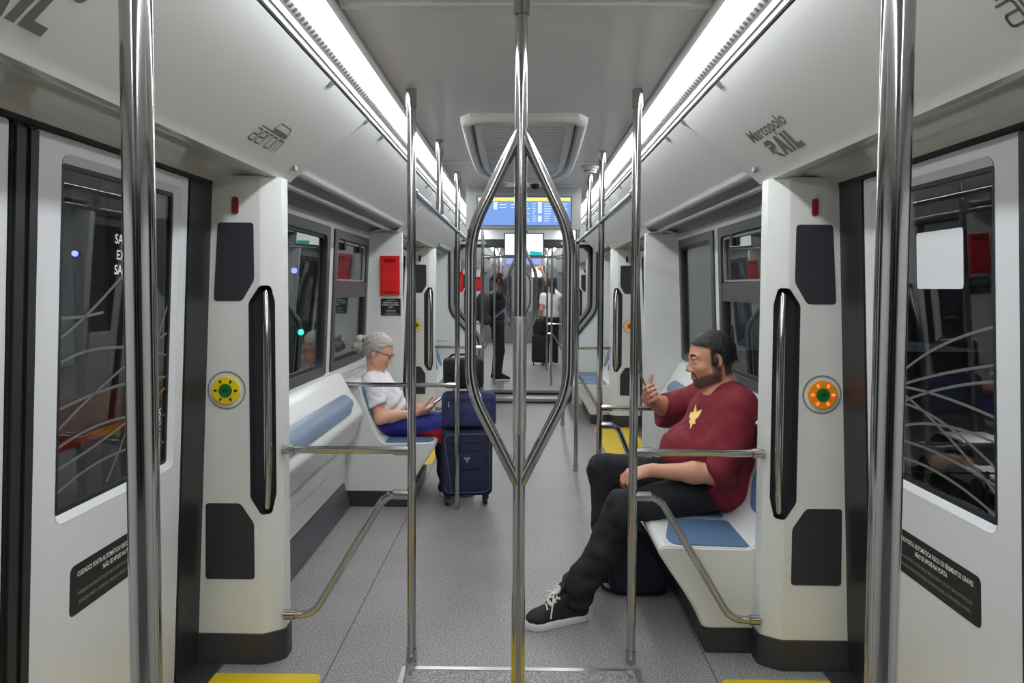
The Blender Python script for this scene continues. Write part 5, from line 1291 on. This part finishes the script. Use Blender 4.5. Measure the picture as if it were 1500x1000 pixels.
for i, (x, y) in enumerate(((-3.6, 3.0), (-3.6, 8.0), (-6.0, 12.0))):  # tube lamps added to light the platform so the barrier shows
    t = thing('ceiling_fill_lamp', ('platform tube lamp outside the left door', 'platform tube lamp outside the left bench window', 'far platform tube lamp above the stair')[i], 'lamp', (x, y, 3.15))
    MB().box(x - .05, x + .05, y - .6, y + .6, 3.1, 3.13).build('tube', M['lw'], t); MB().box(x - .08, x + .08, y - .62, y + .62, 3.13, 3.2).build('housing', M['dkmetal'], t)
def car(x, y, label, m):
    t = thing('car', label, 'car', (x, y, -4.2)); z = -4.2
    sec = [(-2.2, .55, .25), (-2.15, .78, .0), (-1.5, .90, 0), (-.9, .98, 0), (1.2, .95, 0), (2.0, .92, 0), (2.2, .70, 0)]
    b = MB(); b.prism([(y - 2.2, z + .35), (y - 2.22, z + .72), (y - 1.0, z + .92), (y + 1.9, z + .98), (y + 2.2, z + .85), (y + 2.2, z + .35)], 'x', x - .88, x + .88); b.build('body', m, t, bevel=.10, seg=3)
    b = MB(); b.prism([(y - 1.1, z + .90), (y - .25, z + 1.42), (y + 1.0, z + 1.44), (y + 1.8, z + .96)], 'x', x - .74, x + .74); b.build('cabin_glass', M['phone'], t, bevel=.08, seg=3)
    b = MB(); b.prism([(y - .35, z + 1.40), (y - .2, z + 1.47), (y + .95, z + 1.48), (y + 1.1, z + 1.42)], 'x', x - .70, x + .70); b.build('roof', m, t, bevel=.03)
    for sx in (-1, 1):
        for wy in (-1.35, 1.35): MB().cyl((x + sx * .70, y + wy, z + .33), (x + sx * .90, y + wy, z + .33), .33, 28).build('wheel', M['rubber'], t, bevel=.03)
        MB().box(x + sx * .6 - .16, x + sx * .6 + .16, y - 2.25, y - 2.16, z + .62, z + .72).build('headlight', M['ink'], t, bevel=.02)
car(13.3, 21.5, 'white parked car outside the right door window', M['carw'])
car(16.6, 23.0, 'second pale car parked beyond the first, outside the right door window', M['alu'])
t = thing('fence', 'thin dark fence outside the right door window', 'fence', (9, 16, -4.2))
for i in range(9):
    MB().box(8.0 + i * .9 - .03, 8.0 + i * .9 + .03, 16.97, 17.03, -4.2, -2.6).build('post', M['dkmetal'], t)
b = MB(); b.box(7.9, 15.4, 16.985, 17.015, -2.66, -2.62); b.box(7.9, 15.4, 16.985, 17.015, -3.5, -3.46); b.build('rails', M['dkmetal'], t)
ext(MB().box(44, 46, -30, 90, -4.2, 14), 'exterior_backdrop', M['dkmetal'])  # dark backdrop added to block the brighter sky at the horizon
t = thing('added_lamp_post', 'street lamp lighting the parked cars outside on the right', 'lamp', (16, 19, -4.2))  # lamp out of view, added to brighten the asphalt and cars
MB().cyl((16, 19, -4.2), (16, 19, 3.4), .07).build('pole', M['dkmetal'], t); MB().box(15.2, 16.1, 18.9, 19.1, 3.36, 3.46).build('lamp_head', M['dkmetal'], t); MB().box(15.25, 15.85, 18.92, 19.08, 3.33, 3.36).build('lens', emit('added_lamp_lens', (1, .95, .85, 1), 1500), t)
# ---------------------------------------------------------------- world and view
w = bpy.data.worlds.new('world'); scn.world = w; w.use_nodes = True
bg = w.node_tree.nodes['Background']; bg.inputs[0].default_value = (.030, .033, .038, 1); bg.inputs[1].default_value = 1.0
vs = scn.view_settings
scn.display_settings.display_device = 'sRGB'
vs.view_transform = 'Standard'; vs.look = 'None'; vs.gamma = 1; vs.use_curve_mapping = False; vs.exposure = 0.35
scn.cycles.max_bounces = 12; scn.cycles.diffuse_bounces = 8; scn.cycles.glossy_bounces = 5; scn.cycles.transparent_max_bounces = 12
scn.cycles.sample_clamp_indirect = 6.0; scn.cycles.use_denoising = True; scn.cycles.caustics_reflective = False
